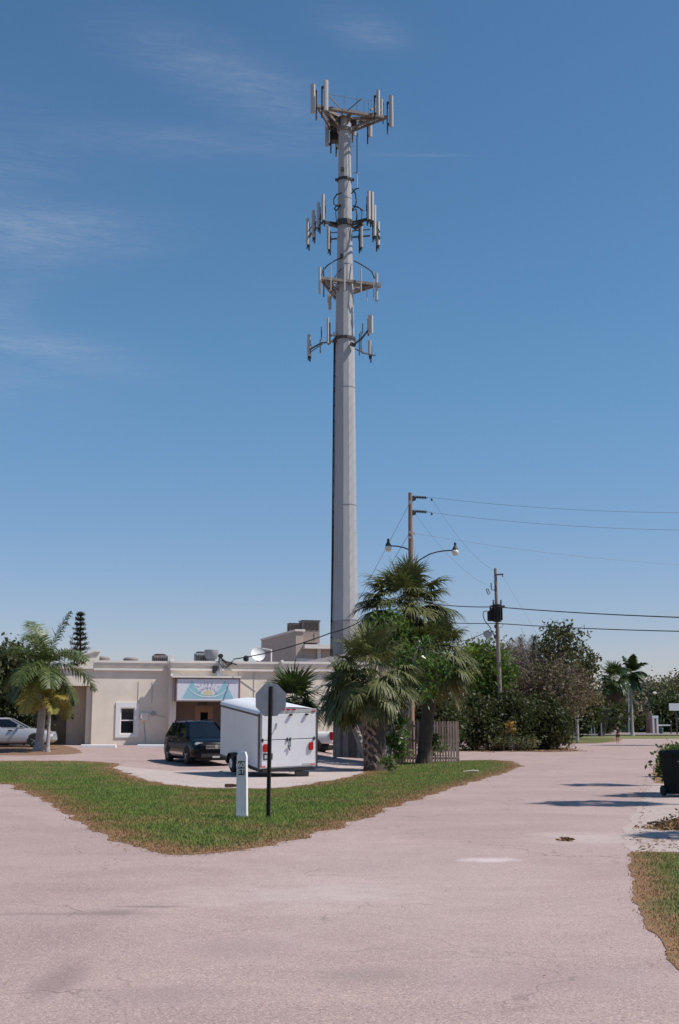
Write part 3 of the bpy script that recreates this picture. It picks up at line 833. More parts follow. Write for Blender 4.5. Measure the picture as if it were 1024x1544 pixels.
# tier 1: triangular platform on top of the pole
def platform(v1, v2, v3, z, zc, w_, rails, nm='platform'):
    P = [atz(v1[0], v1[1], z), atz(v2[0], v2[1], z), atz(v3[0], v3[1], z)]
    cen = V((TX, TY, z)); m = MB(); g = MB()
    for i in range(3):
        a, c_ = P[i], P[(i + 1) % 3]; ai, ci = a.lerp(cen, w_), c_.lerp(cen, w_)
        m.bar(a, c_, .15, .20); m.bar(ai, ci, .12, .15)
        n = 16
        for k in range(n + 1):
            t_ = k / n; g.bar(a.lerp(c_, t_) + V((0, 0, -.01)), ai.lerp(ci, t_) + V((0, 0, -.01)), .055, .03)
        m.bar(a, V((TX, TY, z - .05)), .16, .20); m.bar(a.lerp(c_, .33), cen, .10, .12)
        mid = a.lerp(c_, .5); m.bar(mid, cen, .12, .15)
        low = V((TX, TY, zc))
        m.bar(a.lerp(cen, .25), low, .13, .13); m.bar(mid.lerp(cen, .1), low, .10, .10)
        if rails:
            m.bar(a + V((0, 0, rails)), c_ + V((0, 0, rails)), .06, .06)
            for t_ in (0, .33, .66): 
                q = a.lerp(c_, t_); m.bar(q, q + V((0, 0, rails)), .05)
    o = m.build(nm, m_rust, tower)
    g.build('grating', m_galv, o)
    return P
z1 = ztop + 0.15
P1 = platform((478, 160), (583, 177), (507, 207), z1, ztop - .9, .22, 0)
m = MB()
m.lathe((TX, TY, 0), [(pole_r(ztop) + .02, ztop - 1.0), (pole_r(ztop) + .14, ztop - .95), (pole_r(ztop) + .14, ztop - .75), (pole_r(ztop) + .02, ztop - .7)], 16)
m.lathe((TX, TY, 0), [(pole_r(ztop), ztop - .02), (pole_r(ztop) + .18, ztop), (pole_r(ztop) + .18, ztop + .08), (.2, ztop + .1)], 16)
m.build('collar', m_rust, tower)
m = MB()       # dark underside equipment near the far corner
q = P1[2].lerp(V((TX, TY, z1)), .3)
m.bbox((q.x - .05, q.y, q.z - .45), (1.25, .8, .75), .06); m.bbox((TX - .75, TY - .3, ztop - .25), (.7, .5, .55), .05); m.bbox((TX + .7, TY + .3, ztop - .2), (.4, .5, .5), .04); m.bbox((q.x + .2, q.y - .4, q.z - .75), (.6, .5, .4), .05); m.bbox((q.x - .35, q.y - .6, q.z - .1), (.5, .9, .35), .05)
m.build('equipment_box', m_steel_dark, tower)
m = MB(); q = [at(489, 165, 81.0), at(497, 163, 80.8), at(510, 184, 82.6), at(503, 187, 83.2)]
m.prism(q, (0, 0, .05)); q = [at(548, 172, 81.6), at(562, 174, 81.4), at(556, 182, 82.4), at(540, 186, 82.9)]; m.prism(q, (0, 0, .05)); m.build('deck_plate', m_galv, tower)
m = MB()
a = at(478, 160, P1[0].y); 
# hand rail wires and knee braces above the deck
m.bar(at(494, 142, 79.9), at(512, 162, 80.8), .06); m.bar(at(545, 149, 80.4), at(524, 167, 80.8), .06)
m.bar(at(494, 142, 79.9), at(546, 151, 80.4), .022); m.bar(at(546, 151, 80.4), at(578, 152, 81.2), .022)
for px_, y0 in ((519, 143), (538, 146), (549, 149), (556, 152)): m.bar(at(px_, y0, 80.6), at(px_, 172, 80.8), .02)
m.bar(at(559, 166, 81), at(572, 157, 81.5), .14); m.bar(at(562, 170, 81), at(576, 166, 81.5), .10)
m.build('handrail', m_rust, tower)
for a_ in ((472, 128, 171, 80.2, 7, 5), (491.5, 122, 167, 79.8, 7, -6), (570.5, 137, 175, 80.5, 5.5, -5.5), (590, 145, 192, 81.8, 6.5, -5.5),
           (493, 186, 221, 83.4, 6, 6), (511, 200, 226, 85.0, 4.5, -4), (558.5, 180, 207, 83.2, 5.5, -4), (534.5, 182, 205, 84.3, 5, -3), (575, 150, 176, 82.6, 5, 3)):
    panel(a_[0], a_[1], a_[2], a_[3], a_[4], a_[5], facing=random.uniform(-.5, .5), low=.45)
m = MB(); a = at(538.5, 200, 81.3); b_ = at(538.5, 262, 81.3)
m.tube([a, b_], .045, 6); m.build('hanging_cable', m_black, tower)
m = MB(); m.tube([at(538.8, 256, 81.3), at(538.8, 286, 81.3)], .035, 6); m.bar(at(533, 260.5, 81.6), at(540, 260, 81.3), .06); m.bar(at(532.5, 200, 81.6), at(532.5, 262, 81.6), .05); m.build('whip_antenna', m_panel, tower)
m = MB()
zz = at(521, 272, TY).z; m.lathe((TX, TY, 0), [(pole_r(zz) + .01, zz - .1), (pole_r(zz) + .07, zz - .09), (pole_r(zz) + .07, zz + .09), (pole_r(zz) + .01, zz + .1)], 14)
for sx in (-1, 1): m.bbox((TX + sx * (pole_r(zz) + .13), TY - .1, zz), (.16, .16, .2), .02)
m.build('clamp_ring', m_steel_dark, tower)
m = MB(); m.bbox(at(516.5, 255, 81.4), (.22, .14, .3), .02); m.build('junction_box', m_steel_dark, tower)

# tier 2: three sectors of long panels on stand-off arms
for a_ in ((463.2, 330, 369, 83.8), (471.8, 318, 358, 83.0), (479.5, 306, 343, 82.2), (486.5, 294, 332, 81.2),
           (557, 289, 331, 80.4), (562, 290, 333, 80.8), (565.5, 310, 356, 82.0), (571, 335, 370, 83.8), (495, 342, 376, 84.6), (545, 338, 373, 84.4)):
    panel(a_[0], a_[1], a_[2], a_[3], 4.6, 3.0 if a_[0] < 521 else -3.0, facing=(0.9 if a_[0] < 490 else (-.7 if a_[0] > 550 else 0)), low=.4, box=True)
m = MB(); zz = at(521, 338, TY).z
m.lathe((TX, TY, 0), [(pole_r(zz) + .01, zz - .22), (pole_r(zz) + .12, zz - .2), (pole_r(zz) + .12, zz + .2), (pole_r(zz) + .01, zz + .22)], 14)
La, Lb = at(489, 332, 81.2), at(466, 356, 83.8); Ra, Rb = at(556, 326, 80.5), at(573, 360, 83.8); Ba, Bb = at(494, 361, 84.6), at(558, 355.5, 84.4)
for p, q in ((La, Lb), (Ra, Rb), (Ba, Bb)):
    m.bar(p, q, .10); m.bar(p + V((0, 0, .5)), q + V((0, 0, .5)), .06)
for p in (at(490, 334, 81.6), at(556, 329, 81.2), at(521, 359, 84.4)):
    for dz in (0, -.25): m.bar((TX, TY, zz + dz), (p.x, p.y, p.z + dz * .4), .12, .1)
m.bar(at(496, 338, 82), at(513, 342, 82), .25, .2); m.bar(at(534, 345, 82), at(547, 337, 81.6), .22, .2)
m.build('sector_frame', m_steel_dark, tower)
m = MB()
def arc_px(pts, Y, r=.05):
    m.tube([at(p[0], p[1], Y) for p in pts], r, 6)
arc_px([(515, 291), (508, 293), (503.5, 300), (503.5, 307), (508, 311), (513, 309)], 81.2)
arc_px([(515, 311), (508, 309), (504, 315), (507, 318), (514, 309)], 81.3)
arc_px([(531, 284), (536, 292), (537.5, 304), (535, 312), (531, 316)], 81.2)
arc_px([(530, 292), (536, 285), (541, 284)], 81.1)
arc_px([(532, 310), (540, 312), (548, 318)], 81.2); arc_px([(531, 318), (537, 315), (538.5, 325), (537, 335)], 81.2)
arc_px([(536, 312), (543, 314), (546, 322), (545, 330)], 81.4, .03); arc_px([(506, 315), (507, 330), (511, 340)], 81.4, .03)
m.build('cable_loop', m_black, tower)

# tier 3
z3 = at(521, 429, TY).z
P3 = platform((482.5, 419), (571, 429), (506, 450), z3, z3 - .9, .2, 0)
m = MB(); m.tube([at(515.5, 388, 81.6), at(505, 393, 81.3), at(494, 400, 81), at(487, 408, 80.8), at(484, 418, 80.7)], .05, 6)
m.tube([at(534, 393, 81.6), at(545, 399, 81.3), at(556, 406, 81.2), at(561, 410, 81.1), at(565, 420, 81.2)], .05, 6)
m.bar(at(505, 418, 81), at(515, 405, 81.5), .07); m.bbox(at(515, 386, 81.4), (.18, .18, .35), .03)
m.build('support_arm', m_steel_dark, tower)
for px_, y0, y1, Y, r, dk in ((482.3, 403, 443, 80.6, .09, 0), (488.3, 412, 448, 81.4, .04, 1), (497.5, 445, 467, 84.3, .12, 0), (494.5, 440, 457, 84, .03, 0), (499, 400, 438, 80.4, .035, 0),
                              (519.5, 401, 438, 80.4, .06, 0), (544.5, 404, 441, 80.6, .045, 0), (553.5, 436, 456, 82.5, .03, 0), (568, 412, 452, 81.3, .10, 0), (563.5, 409, 450, 81.5, .035, 0), (488, 403, 420, 81, .03, 1)):
    m = MB(); m.tube([at(px_, y1, Y), at(px_, y0, Y)], r, 8); m.build('whip_antenna', m_steel_dark if dk else m_panel, tower, smooth=True)
m = MB(); m.bbox(at(571, 430, 81.3), (.35, .3, .35), .04); m.bbox(at(484, 420, 80.8), (.3, .25, .3), .04); m.bbox(at(568, 453, 81.3), (.22, .2, .2), .04); m.build('radio_box', m_galv, tower)

# tier 4
z4 = at(521, 512, TY).z
m = MB()
m.lathe((TX, TY, 0), [(pole_r(z4) + .01, z4 - .12), (pole_r(z4) + .09, z4 - .1), (pole_r(z4) + .09, z4 + .1), (pole_r(z4) + .01, z4 + .12)], 14)
A4 = [at(467, 527, 83.2), at(485, 517, 81.6), at(509, 515, 81.6)]
m.bar(A4[0], A4[1], .09); m.bar(A4[1], A4[2], .09); m.bar(at(468, 531, 83.2), at(486, 519, 81.8), .05)
B4 = [at(556, 497, 79.4), at(545, 511, 80.6), at(534, 519, 81.4)]
m.bar(B4[0], B4[1], .10); m.bar(B4[1], B4[2], .10)
m.bar(at(536, 526, 82.3), at(548, 532, 83.2), .07); m.bar(at(546, 532, 83), at(566, 536, 84), .08)
m.bar(at(495, 519, 81.4), at(504, 512, 81.6), .18, .14); m.bar(at(528, 518, 81.2), at(536, 521, 81.3), .3, .2)
m.build('sector_frame', m_steel_dark, tower)
m = MB(); m.tube([at(504.5, 528, 82), at(505, 514, 82)], .09, 8); m.tube([at(505, 532, 82), at(504.5, 526, 82)], .06, 8); m.bbox(at(504.5, 504, 81.6), (.26, .22, .3), .05); m.bbox(at(499, 506, 81.8), (.25, .2, .15), .04)
m.bbox(at(546, 528, 82.9), (.14, .14, .3), .03); m.build('radio_box', m_panel, tower)
panel(465, 505, 537, 83.2, 5.5, 2.5, facing=1.0, low=.35, box=True)
panel(494.3, 480, 518, 81.4, 3.4, 3, facing=.2, low=0)
panel(559, 476, 503, 79.4, 7.5, -3.5, facing=-.3, low=.1)
panel(557.5, 514, 536, 84.0, 5.0, 2, facing=.1, low=.5, box=True)
for px_, y0, y1, Y in ((484.8, 493, 512, 81.6), (483, 512, 532, 81.6), (547, 488, 503, 80.6), (542, 503, 536, 81), (544.5, 500, 528, 82)):
    m = MB(); m.tube([at(px_, y1, Y), at(px_, y0, Y)], .045, 6); m.build('whip_antenna', m_steel_dark, tower)

# ------------------------------------------------------------------ front building
BA = at(137, 1120, 66.0); BA.z = 0.52; BANG = 0.262
bld = thing('commercial_building', 'long single storey beige stucco building with stepped facade, cornice and flat roof', 'building', (BA.x, BA.y, BA.z), BANG)
ex = V((math.cos(BANG), math.sin(BANG), 0)); ey = V((-math.sin(BANG), math.cos(BANG), 0))
def wu(px, off=0.0):
    """local x on the facade (pushed out by off) under a pixel column"""
    d = ray(px, 1091); d = V((d.x, d.y, 0)); o = BA - ey * off
    # d*t = o + ex*u
    det = d.x * (-ex.y) - (-ex.x) * d.y
    t = (o.x * (-ex.y) + ex.x * o.y) / det
    p = d * t; return (p - V((o.x, o.y, 0))).dot(ex), p.y
def wz(px, py, off=0.0):
    u, Y = wu(px, off); return at(px, py, Y).z - BA.z
HW = wz(142, 999); HC = HW
D1, D2 = 0.8, 1.45
U1 = wu(252)[0]; U2 = wu(420, .8)[0]; U3 = wu(560)[0]; UR0, UR1 = wu(265, .8)[0], wu(345, .8)[0]
wall = MB(); trim = MB()
DEEP = 14
u_w0, u_w1 = wu(181)[0], wu(203)[0]; zw0, zw1 = wz(192, 1107), wz(192, 1067)
# section A with a window hole
wall.box2((0, 0, -.6), (u_w0, .3, HC)); wall.box2((u_w1, 0, -.6), (U1, .3, HC)); wall.box2((u_w0, 0, -.6), (u_w1, .3, zw0)); wall.box2((u_w0, 0, zw1), (u_w1, .3, HC))
# section B steps forward, with the entrance recess
zr = wz(300, 1056, .8)
wall.box2((U1, -D1, -.6), (UR0, .3, HC)); wall.box2((UR0, -D1, zr), (UR1, .3, HC)); wall.box2((UR1, -D1, -.6), (U2, .3, HC))
rec = MB(); rec.box2((UR0, 1.8, -.6), (UR1, 2.0, zr)); rec.box2((UR0 - .2, .302, -.6), (UR0, 2.0, zr)); rec.box2((UR1, .302, -.6), (UR1 + .2, 2.0, zr)); rec.box2((UR0 - .2, .302, zr), (UR1 + .2, 2.0, zr + .2)); rec.build('entrance_recess', mat('shade_brown_recess_stucco', (.36, .27, .23), .9, 0, .1), bld)  # the shade of the recess is put into this darker brown
wall.box2((U2, -D2, -.6), (U3, .3, HC))
# left end: fascia over a shaded recess, recess walls
uL = wu(34)[0]
zf = wz(125, 1034)
wall.box2((uL, 0.0, zf), (-.002, .3, HC - .35)); wall.box2((-1.15, 2.2, -.6), (0, 2.4, zf)); wall.box2((-.3, .3, -.6), (-.002, 2.2, zf)); wall.box2((uL, 2.2, zf - .95), (-1.15, 2.4, zf))
wall.box2((uL, .3, zf), (0, 2.4, zf + .15)); wall.box2((uL - .3, 0, -.6), (uL, 2.4, HC - .35)); wall.box2((uL, .0, -.6), (uL + .55, .298, zf))
wall.box2((U3 - .3, .3, -.6), (U3, DEEP, HC)); wall.box2((uL, DEEP, -.6), (U3, DEEP + .3, HC - .1)); wall.box2((uL - .3, 2.4, -.6), (uL, DEEP, HC - .4))
wall.build('wall', m_stucco, bld)
rf = MB(); rf.box2((uL, 2.4, HC - 1.0), (U3 - .3, DEEP, HC - .75)); rf.box2((0, .3, HC - 1.0), (U3 - .3, 2.4, HC - .75)); rf.build('roof', m_roof, bld)
fl = MB(); fl.box2((uL, -.5, -.6), (U1 - .002, .9, .04)); fl.box2((UR0, -D1 + .01, -.6), (UR1, 1.8, .05)); fl.build('walkway', m_conc, bld)
# dark interior behind the porch
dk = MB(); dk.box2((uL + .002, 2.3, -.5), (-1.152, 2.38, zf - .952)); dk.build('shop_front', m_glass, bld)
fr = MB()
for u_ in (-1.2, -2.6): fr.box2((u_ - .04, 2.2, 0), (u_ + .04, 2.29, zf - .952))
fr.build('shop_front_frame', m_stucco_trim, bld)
m = MB(); m.bbox((-.98, 2.12, 2.35), (.22, .2, .4), .03); m.bbox((-.92, 2.12, 1.6), (.14, .12, .3), .03); m.build('wall_lamp', m_steel_dark, bld)
# cornices
for (u0, u1, d) in ((0, U1 - .12, 0), (U1, U2, D1), (U2, U3, D2)):
    trim.box2((u0 - .02, -d - .16, HC), (u1 + .02, .34, HC + .12)); trim.box2((u0 - .01, -d - .09, HC - .16), (u1 + .01, -d - .002, HC - .002))
    trim.box2((u0, -d - .14, HC - .42), (u1, -d - .002, HC - .30))
trim.box2((uL, -.12, HC - .35), (-.02, .32, HC - .24)); trim.box2((U3 - .3, .34, HC), (U3, DEEP, HC + .1))
trim.box2((U1 - .03, -D1 - .05, HC + .12), (U1 + .18, -D1 + .1, HC + .42))
trim.box2((U2 - .03, -D2 - .05, HC + .12), (U2 + .1, -D2 + .1, HC + .2))
trim.build('cornice', m_stucco_trim, bld)
# raised parapet block at the left corner
m = MB(); pz = wz(147, 981)
m.prism([(-.7, 1.2, HC - 1.2), (.38, 1.2, HC - 1.2), (.38, 1.2, pz), (.1, 1.2, pz), (-.7, 1.2, pz - .3)], (0, 1.6, 0)); m.build('parapet_block', m_stucco, bld)
m = MB(); m.prism([(.42, 1.1, pz), (.42, 1.1, pz + .1), (.08, 1.1, pz + .1), (-.75, 1.1, pz - .2), (-.75, 1.1, pz - .3), (.1, 1.1, pz)], (0, 1.8, 0)); m.build('parapet_cap', m_stucco_trim, bld)
# window
uw0, uw1 = wu(174)[0], wu(209)[0]; zt0, zt1 = wz(192, 1112), wz(192, 1059)
m = MB(); e_ = .05
m.box2((uw0, -e_, zt0), (u_w0, -.002, zt1)); m.box2((u_w1, -e_, zt0), (uw1, -.002, zt1)); m.box2((u_w0, -e_, zt0), (u_w1, -.002, zw0)); m.box2((u_w0, -e_, zw1), (u_w1, -.002, zt1))
win = m.build('window', m_white, bld)
m = MB(); zm = (zw0 + zw1) / 2 + .03
for a_, b_ in (((u_w0, .04, zw0), (u_w0 + .06, .1, zw1)), ((u_w1 - .06, .04, zw0), (u_w1, .1, zw1)), ((u_w0 + .06, .04, zw0), (u_w1 - .06, .1, zw0 + .06)), ((u_w0 + .06, .04, zw1 - .06), (u_w1 - .06, .1, zw1)), ((u_w0 + .06, .03, zm - .03), (u_w1 - .06, .1, zm + .03))):
    m.box2(a_, b_)
m.build('window_frame', m_white, win)
m = MB(); m.box2((u_w0 + .06, .07, zw0 + .06), (u_w1 - .06, .08, zw1 - .06)); m.build('window_pane', m_glass, win)
# recess door
m = MB(); ud0, ud1 = wu(294, -1.8)[0], wu(321, -1.8)[0]; zd = wz(307, 1065, -1.8)
m_door = mat('tan_door_frame', (0.62, 0.40, 0.27), 0.7, 0, .15, 3)
m.box2((ud0, 1.76, 0), (ud0 + .1, 1.798, zd)); m.box2((ud1 - .1, 1.76, 0), (ud1, 1.798, zd)); m.box2((ud0 + .1, 1.76, zd - .1), (ud1 - .1, 1.798, zd))
m.box2((ud0 + .1, 1.775, 0), (ud1 - .1, 1.798, 1.2)); m.box2((ud0 + .1, 1.775, 1.2), (ud0 + .3, 1.798, zd - .1)); m.box2((ud1 - .3, 1.775, 1.2), (ud1 - .1, 1.798, zd - .1)); m.box2((ud0 + .3, 1.775, zd - .34), (ud1 - .3, 1.798, zd - .1))
door = m.build('door', m_door, bld)
m = MB(); m.box2((ud0 + .3, 1.785, 1.2), (ud1 - .3, 1.793, zd - .34)); m.build('door_pane', m_glass, door)
m = MB(); m.tube([(ud1 - .2, 1.74, 1.05), (ud1 - .2, 1.78, 1.05)], .03, 8); m.build('door_handle', m_steel_dark, door)
me = text_mesh('5950', 0.26, .01); o = link_mesh('house_number', me, bld); me.materials.append(m_steel_dark)
o.location = ((ud0 + ud1) / 2 - .1, 1.785, zd + .17); o.rotation_euler = (PI / 2, 0, 0)
# electric box, conduits, round meter
m = MB(); ub = wu(217)[0]; m.bbox((ub, -.10, wz(217, 1080)), (.42, .2, .42), .02); m.build('meter_box', m_stucco_trim, bld)
m = MB(); uc = wu(231)[0]; zc_ = wz(231, 1076); M_ = Matrix.Rotation(PI / 2, 3, 'X'); m.lathe((uc, -.002, zc_), [(.12, 0), (.12, .1), (.08, .14)], 14, M=M_); m.build('meter', m_acgrey, bld)
m = MB(); m.tube([(ub, -.03, wz(217, 1088)), (ub + .05, -.03, wz(217, 1100)), (ub + .12, -.03, .2)], .02, 5)
m.tube([(ub + .2, -.03, zc_ + .1), (uc, -.03, zc_ - .05), (uc + .7, -.03, zc_ - .2)], .012, 4)
for p_ in (207, 228): u_ = wu(p_)[0]; m.tube([(u_, -.012, zw1 + .25), (u_, -.012, HC - 1.0)], .012, 4)
for p_ in (358, 382): u_ = wu(p_, .8)[0]; m.tube([(u_, -D1 - .012, 2.2), (u_, -D1 - .012, HC - .45)], .014, 4)
m.tube([(wu(362, .8)[0], -D1 - .015, wz(362, 1026, .8)), (wu(385, .8)[0], -D1 - .015, wz(385, 1042, .8))], .014, 4)
m.build('conduit', m_acgrey, bld)
m = MB(); ud_ = wu(257, .8)[0]; m.box2((ud_ - .05, -D1 - .09, 0), (ud_ + .06, -D1 - .002, HC - .45)); m.build('downspout', m_stucco_trim, bld)

# sign board over the entrance
us0, us1 = wu(266, 1.35)[0], wu(359.5, 1.35)[0]; zs0, zs1 = wz(313, 1056, 1.35), wz(313, 1024, 1.35)
sgn_o = BA + ex * ((us0 + us1) / 2) - ey * 1.35 + V((0, 0, (zs0 + zs1) / 2))
sgn = thing('shop_sign', 'wide white sign box with two teal peaks and a yellow rising sun above the entrance', 'sign', sgn_o, BANG)
sw, sh_ = us1 - us0, zs1 - zs0
m_frame = mat('brown_sign_frame', (0.22, 0.15, 0.14), .7, 0, .2, 3)
m = MB(); t_ = .07
m.box2((-sw / 2 - t_, -.02, -sh_ / 2 - t_), (sw / 2 + t_, .53, -sh_ / 2)); m.box2((-sw / 2 - t_, -.02, sh_ / 2), (sw / 2 + t_, .53, sh_ / 2 + t_))
m.box2((-sw / 2 - t_, -.02, -sh_ / 2), (-sw / 2, .53, sh_ / 2)); m.box2((sw / 2, -.02, -sh_ / 2), (sw / 2 + t_, .53, sh_ / 2))
m.build('sign_frame', m_frame, sgn)
m = MB(); m.box2((-sw / 2, .0, -sh_ / 2), (sw / 2, .5, sh_ / 2)); face = m.build('sign_panel', mat('sign_white', (0.70, 0.70, 0.78), .5, 0, .03), sgn)
m = MB(); m.box2((-sw / 2 - .3, -.10, sh_ / 2 + t_ + .002), (sw / 2 + .1, .53, sh_ / 2 + t_ + .10)); m.build('sign_cap', m_stucco_trim, sgn)
m_teal = mat('teal_print', (0.30, 0.55, 0.62), .5, 0, .06); m_line = mat('white_print', (0.78, 0.80, 0.84), .5); m_sun = mat('yellow_print', (0.72, 0.66, 0.42), .5); m_lil = mat('lilac_print', (0.56, 0.50, 0.68), .5)
def sx(x): return (x - 0.5) * sw
def sz(z): return (z - 0.5) * sh_
def bez(f, n=16): return [f(i / n) for i in range(n + 1)]
m = MB()
base_z = .08
def arcy(x):      # valley between the peaks
    t = abs(x - .5) / .26; return .20 + .72 * t ** 2.1
for sg in (-1, 1):
    pk = .5 + sg * .265
    pts = [(pk, .93), (.5 + sg * .42, base_z)] + [(.5, base_z), (.5, .20)] + [(.5 + sg * .265 * k / 10, arcy(.5 + .265 * k / 10)) for k in range(1, 10)]
    pts3 = [V((sx(x), -.004, sz(z))) for x, z in pts]
    m.prism(pts3, (0, .003, 0))
m.build('mountain_print', m_teal, sgn)
m = MB()
cur = [V((sx(.5 + .33 * math.sin(a)), -.009, sz(.92 - .76 * math.cos(a) ** 0.8 if abs(a) < 1.3 else .5))) for a in np.linspace(-1.15, 1.15, 21)]
for p, q in zip(cur, cur[1:]): m.bar(p, q, .006, .05)
m.build('line_print', m_line, sgn)
m = MB(); R0 = sh_ * .20
m.prism([V((sx(.5) + R0 * 1.15 * math.cos(a), -.008, sz(.30) + R0 * math.sin(a))) for a in np.linspace(-.35, PI + .35, 20)], (0, .003, 0)); m.build('sun_print', m_sun, sgn)
m = MB()
for k in range(11):      # lettering arched over the sun, as a ring of strokes
    a = R(12 + k * 15.6); 
    for rr_, ln in ((.30, .14), (.50, .17)):
        if rr_ == .50 and not 1 < k < 9: continue
        c_ = V((sx(.5) + math.cos(a) * sh_ * rr_ * 1.35, -.006, sz(.30) + math.sin(a) * sh_ * rr_)); dv_ = V((math.cos(a), 0, math.sin(a))); tv = V((-math.sin(a), 0, math.cos(a)))
        m.bar(c_ - dv_ * ln * sh_ * .45, c_ + dv_ * ln * sh_ * .45, .003, .05) if k % 2 else (m.bar(c_ - dv_ * ln * sh_ * .45 - tv * .04, c_ + dv_ * ln * sh_ * .45 + tv * .02, .003, .04), m.bar(c_ - tv * .05, c_ + tv * .05, .003, .04))
m.build('lettering_print', m_lil, sgn)
m = MB(); m.bbox((sx(.67), .15, sh_ / 2 + .3), (.3, .2, .3), .04); m.tube([(sx(.67), .2, sh_ / 2 + .1), (sx(.67), .2, sh_ / 2 + .3)], .03, 6); m.build('sign_lamp', m_acgrey, sgn)

# ------------------------------------------------------------------ wheel stops
for i, (a_, b_) in enumerate(((123, 175), (208, 262))):
    p = G(a_, 1127.0); q = G(b_, 1127.3); c_ = (p + q) / 2; L_ = (q - p).length
    s_ = thing('wheel_stop', ['white painted concrete wheel stop beneath the window, nearer the palms', 'white painted concrete wheel stop beside the dark sport utility vehicle'][i], 'wheel stop', (c_.x, c_.y, terr(c_.x, c_.y)), math.atan2(q.y - p.y, q.x - p.x), group='wheel stops along the building')
    m = MB(); prof_ = [(-.11, 0), (-.09, .12), (-.05, .15), (.05, .15), (.09, .12), (.11, 0)]
    m.prism([V((-L_ / 2, y, z)) for y, z in prof_], (L_, 0, 0)); m.build('concrete_bar', m_white, s_)

# ------------------------------------------------------------------ rooftop things of the front building
def roofloc(px, Y): p = at(px, 1000, Y); return V((p.x, p.y, BA.z + HC - .75))
def zat(px, py, Y): return at(px, py, Y).z
def mushroom(px, py0, py1, w_, Y, label):
    o = roofloc(px, Y); o.z = BA.z + HC - .75; t = thing('roof_vent', label, 'roof vent', o, 0.3, group='low round vents on the roof')
    s = 1 / 27.0; rr = w_ * Y / F / 2 * 1.01; z1_ = zat(px, py0, Y) - o.z; z0_ = zat(px, py1, Y) - o.z
    m = MB(); m.lathe((0, 0, 0), [(rr * .6, 0), (rr * .6, z0_), ], 18); m.build('vent_base', m_acgrey, t)
    m = MB(); m.lathe((0, 0, 0), [(rr, z0_), (rr * 1.02, z0_ + .05), (rr, z1_ - .08), (rr * .8, z1_), (.05, z1_ + .01)], 22); m.build('vent_cap', m_acbrown, t, smooth=True)
mushroom(155, 990, 1003, 20, 69.5, 'flat brown mushroom vent on the roof nearest the corner block')
mushroom(197, 991.5, 1003, 22, 70, 'flat brown mushroom vent on the roof above the window')
def condenser(px, py0, w_, Y, label, rz=.26, h=None, mt=None, zb=None, grp=None):
    zb = zb if zb is not None else BA.z + HC - .75; p = at(px, 1000, Y); top = zat(px, py0, Y); ww = w_ * Y / F * 1.0; h = top - zb
    t = thing('air_conditioner', label, 'air conditioner', (p.x, p.y, zb), rz, group=grp)
    m = MB(); m.bbox((0, 0, h / 2), (ww * .96, ww * .9, h), .03); m.build('housing', mt or m_acbrown, t)
    m = MB(); vis = min(h, ww)
    for k in range(7):
        x = -ww * .40 + k * ww * .8 / 6; m.box((x, -ww * .46, h - vis * .48), (ww * .07, .04, vis * .66))
    m.build('grille', m_grille, t)
    m = MB(); m.lathe((0, 0, h), [(ww * .38, 0), (ww * .38, .08), (ww * .3, .09)], 16); m.build('fan_guard', m_grille, t)
    return t
condenser(241, 988.5, 23, 71, 'brown slatted rooftop air conditioner at the step of the facade')
condenser(303, 985, 20, 71.5, 'blue grey boxy rooftop air conditioner beside the round fan', mt=m_acgrey)
t = thing('roof_fan', 'round galvanised exhaust fan drum standing on the roof above the sign', 'exhaust fan', roofloc(318.5, 70.8))
zf_ = zat(318, 980, 70.8) - t.location.z; rr = 21 * 70.8 / F / 2
m = MB(); m.lathe((0, 0, 0), [(rr * .55, 0), (rr * .55, zf_ - .55)], 16); m.build('fan_base', m_acgrey, t)
m = MB(); m.lathe((0, 0, 0), [(rr * .7, zf_ - .55), (rr * .9, zf_ - .45), (rr, zf_ - .1), (rr, zf_), (rr * .9, zf_), (rr * .85, zf_ - .08)], 22); m.build('fan_drum', m_galv, t, smooth=True)
# service mast with weatherhead
mp = BA + ex * wu(331, .95)[0] - ey * .95; Ym = mp.y
t = thing('service_mast', 'white conduit mast on the front wall where the black service cables arrive', 'service mast', (mp.x, mp.y, BA.z + zs1 + .3), world=True)
m = MB(); m.tube([(mp.x, mp.y, BA.z + zs1 + .3), (mp.x, mp.y, zat(331, 991, Ym))], .07, 8); m.build('mast_pipe', m_stucco_trim, t)
m = MB(); m.bbox((mp.x, mp.y, zat(331, 989, Ym)), (.28, .24, .22), .05); m.bar((mp.x, mp.y, zat(331, 995, Ym)), (mp.x + .9, mp.y + .1, zat(331, 1002, Ym)), .07); m.bbox((mp.x - .3, mp.y - .05, BA.z + zs1 + .55), (.3, .15, .4), .03)
m.build('weatherhead', m_steel_dark, t)
m = MB(); K = lambda x, y: at(x, y, Ym - .05)
m.tube([K(331, 990), K(330, 998), K(334, 1004), K(342, 1006), K(350, 1000)], .035, 5); m.tube([K(332, 991), K(340, 997), K(347, 1002)], .04, 5); m.tube([K(336, 994), K(343, 1003), K(352, 996)], .03, 5)
m.build('drip_loop', m_wire, t)
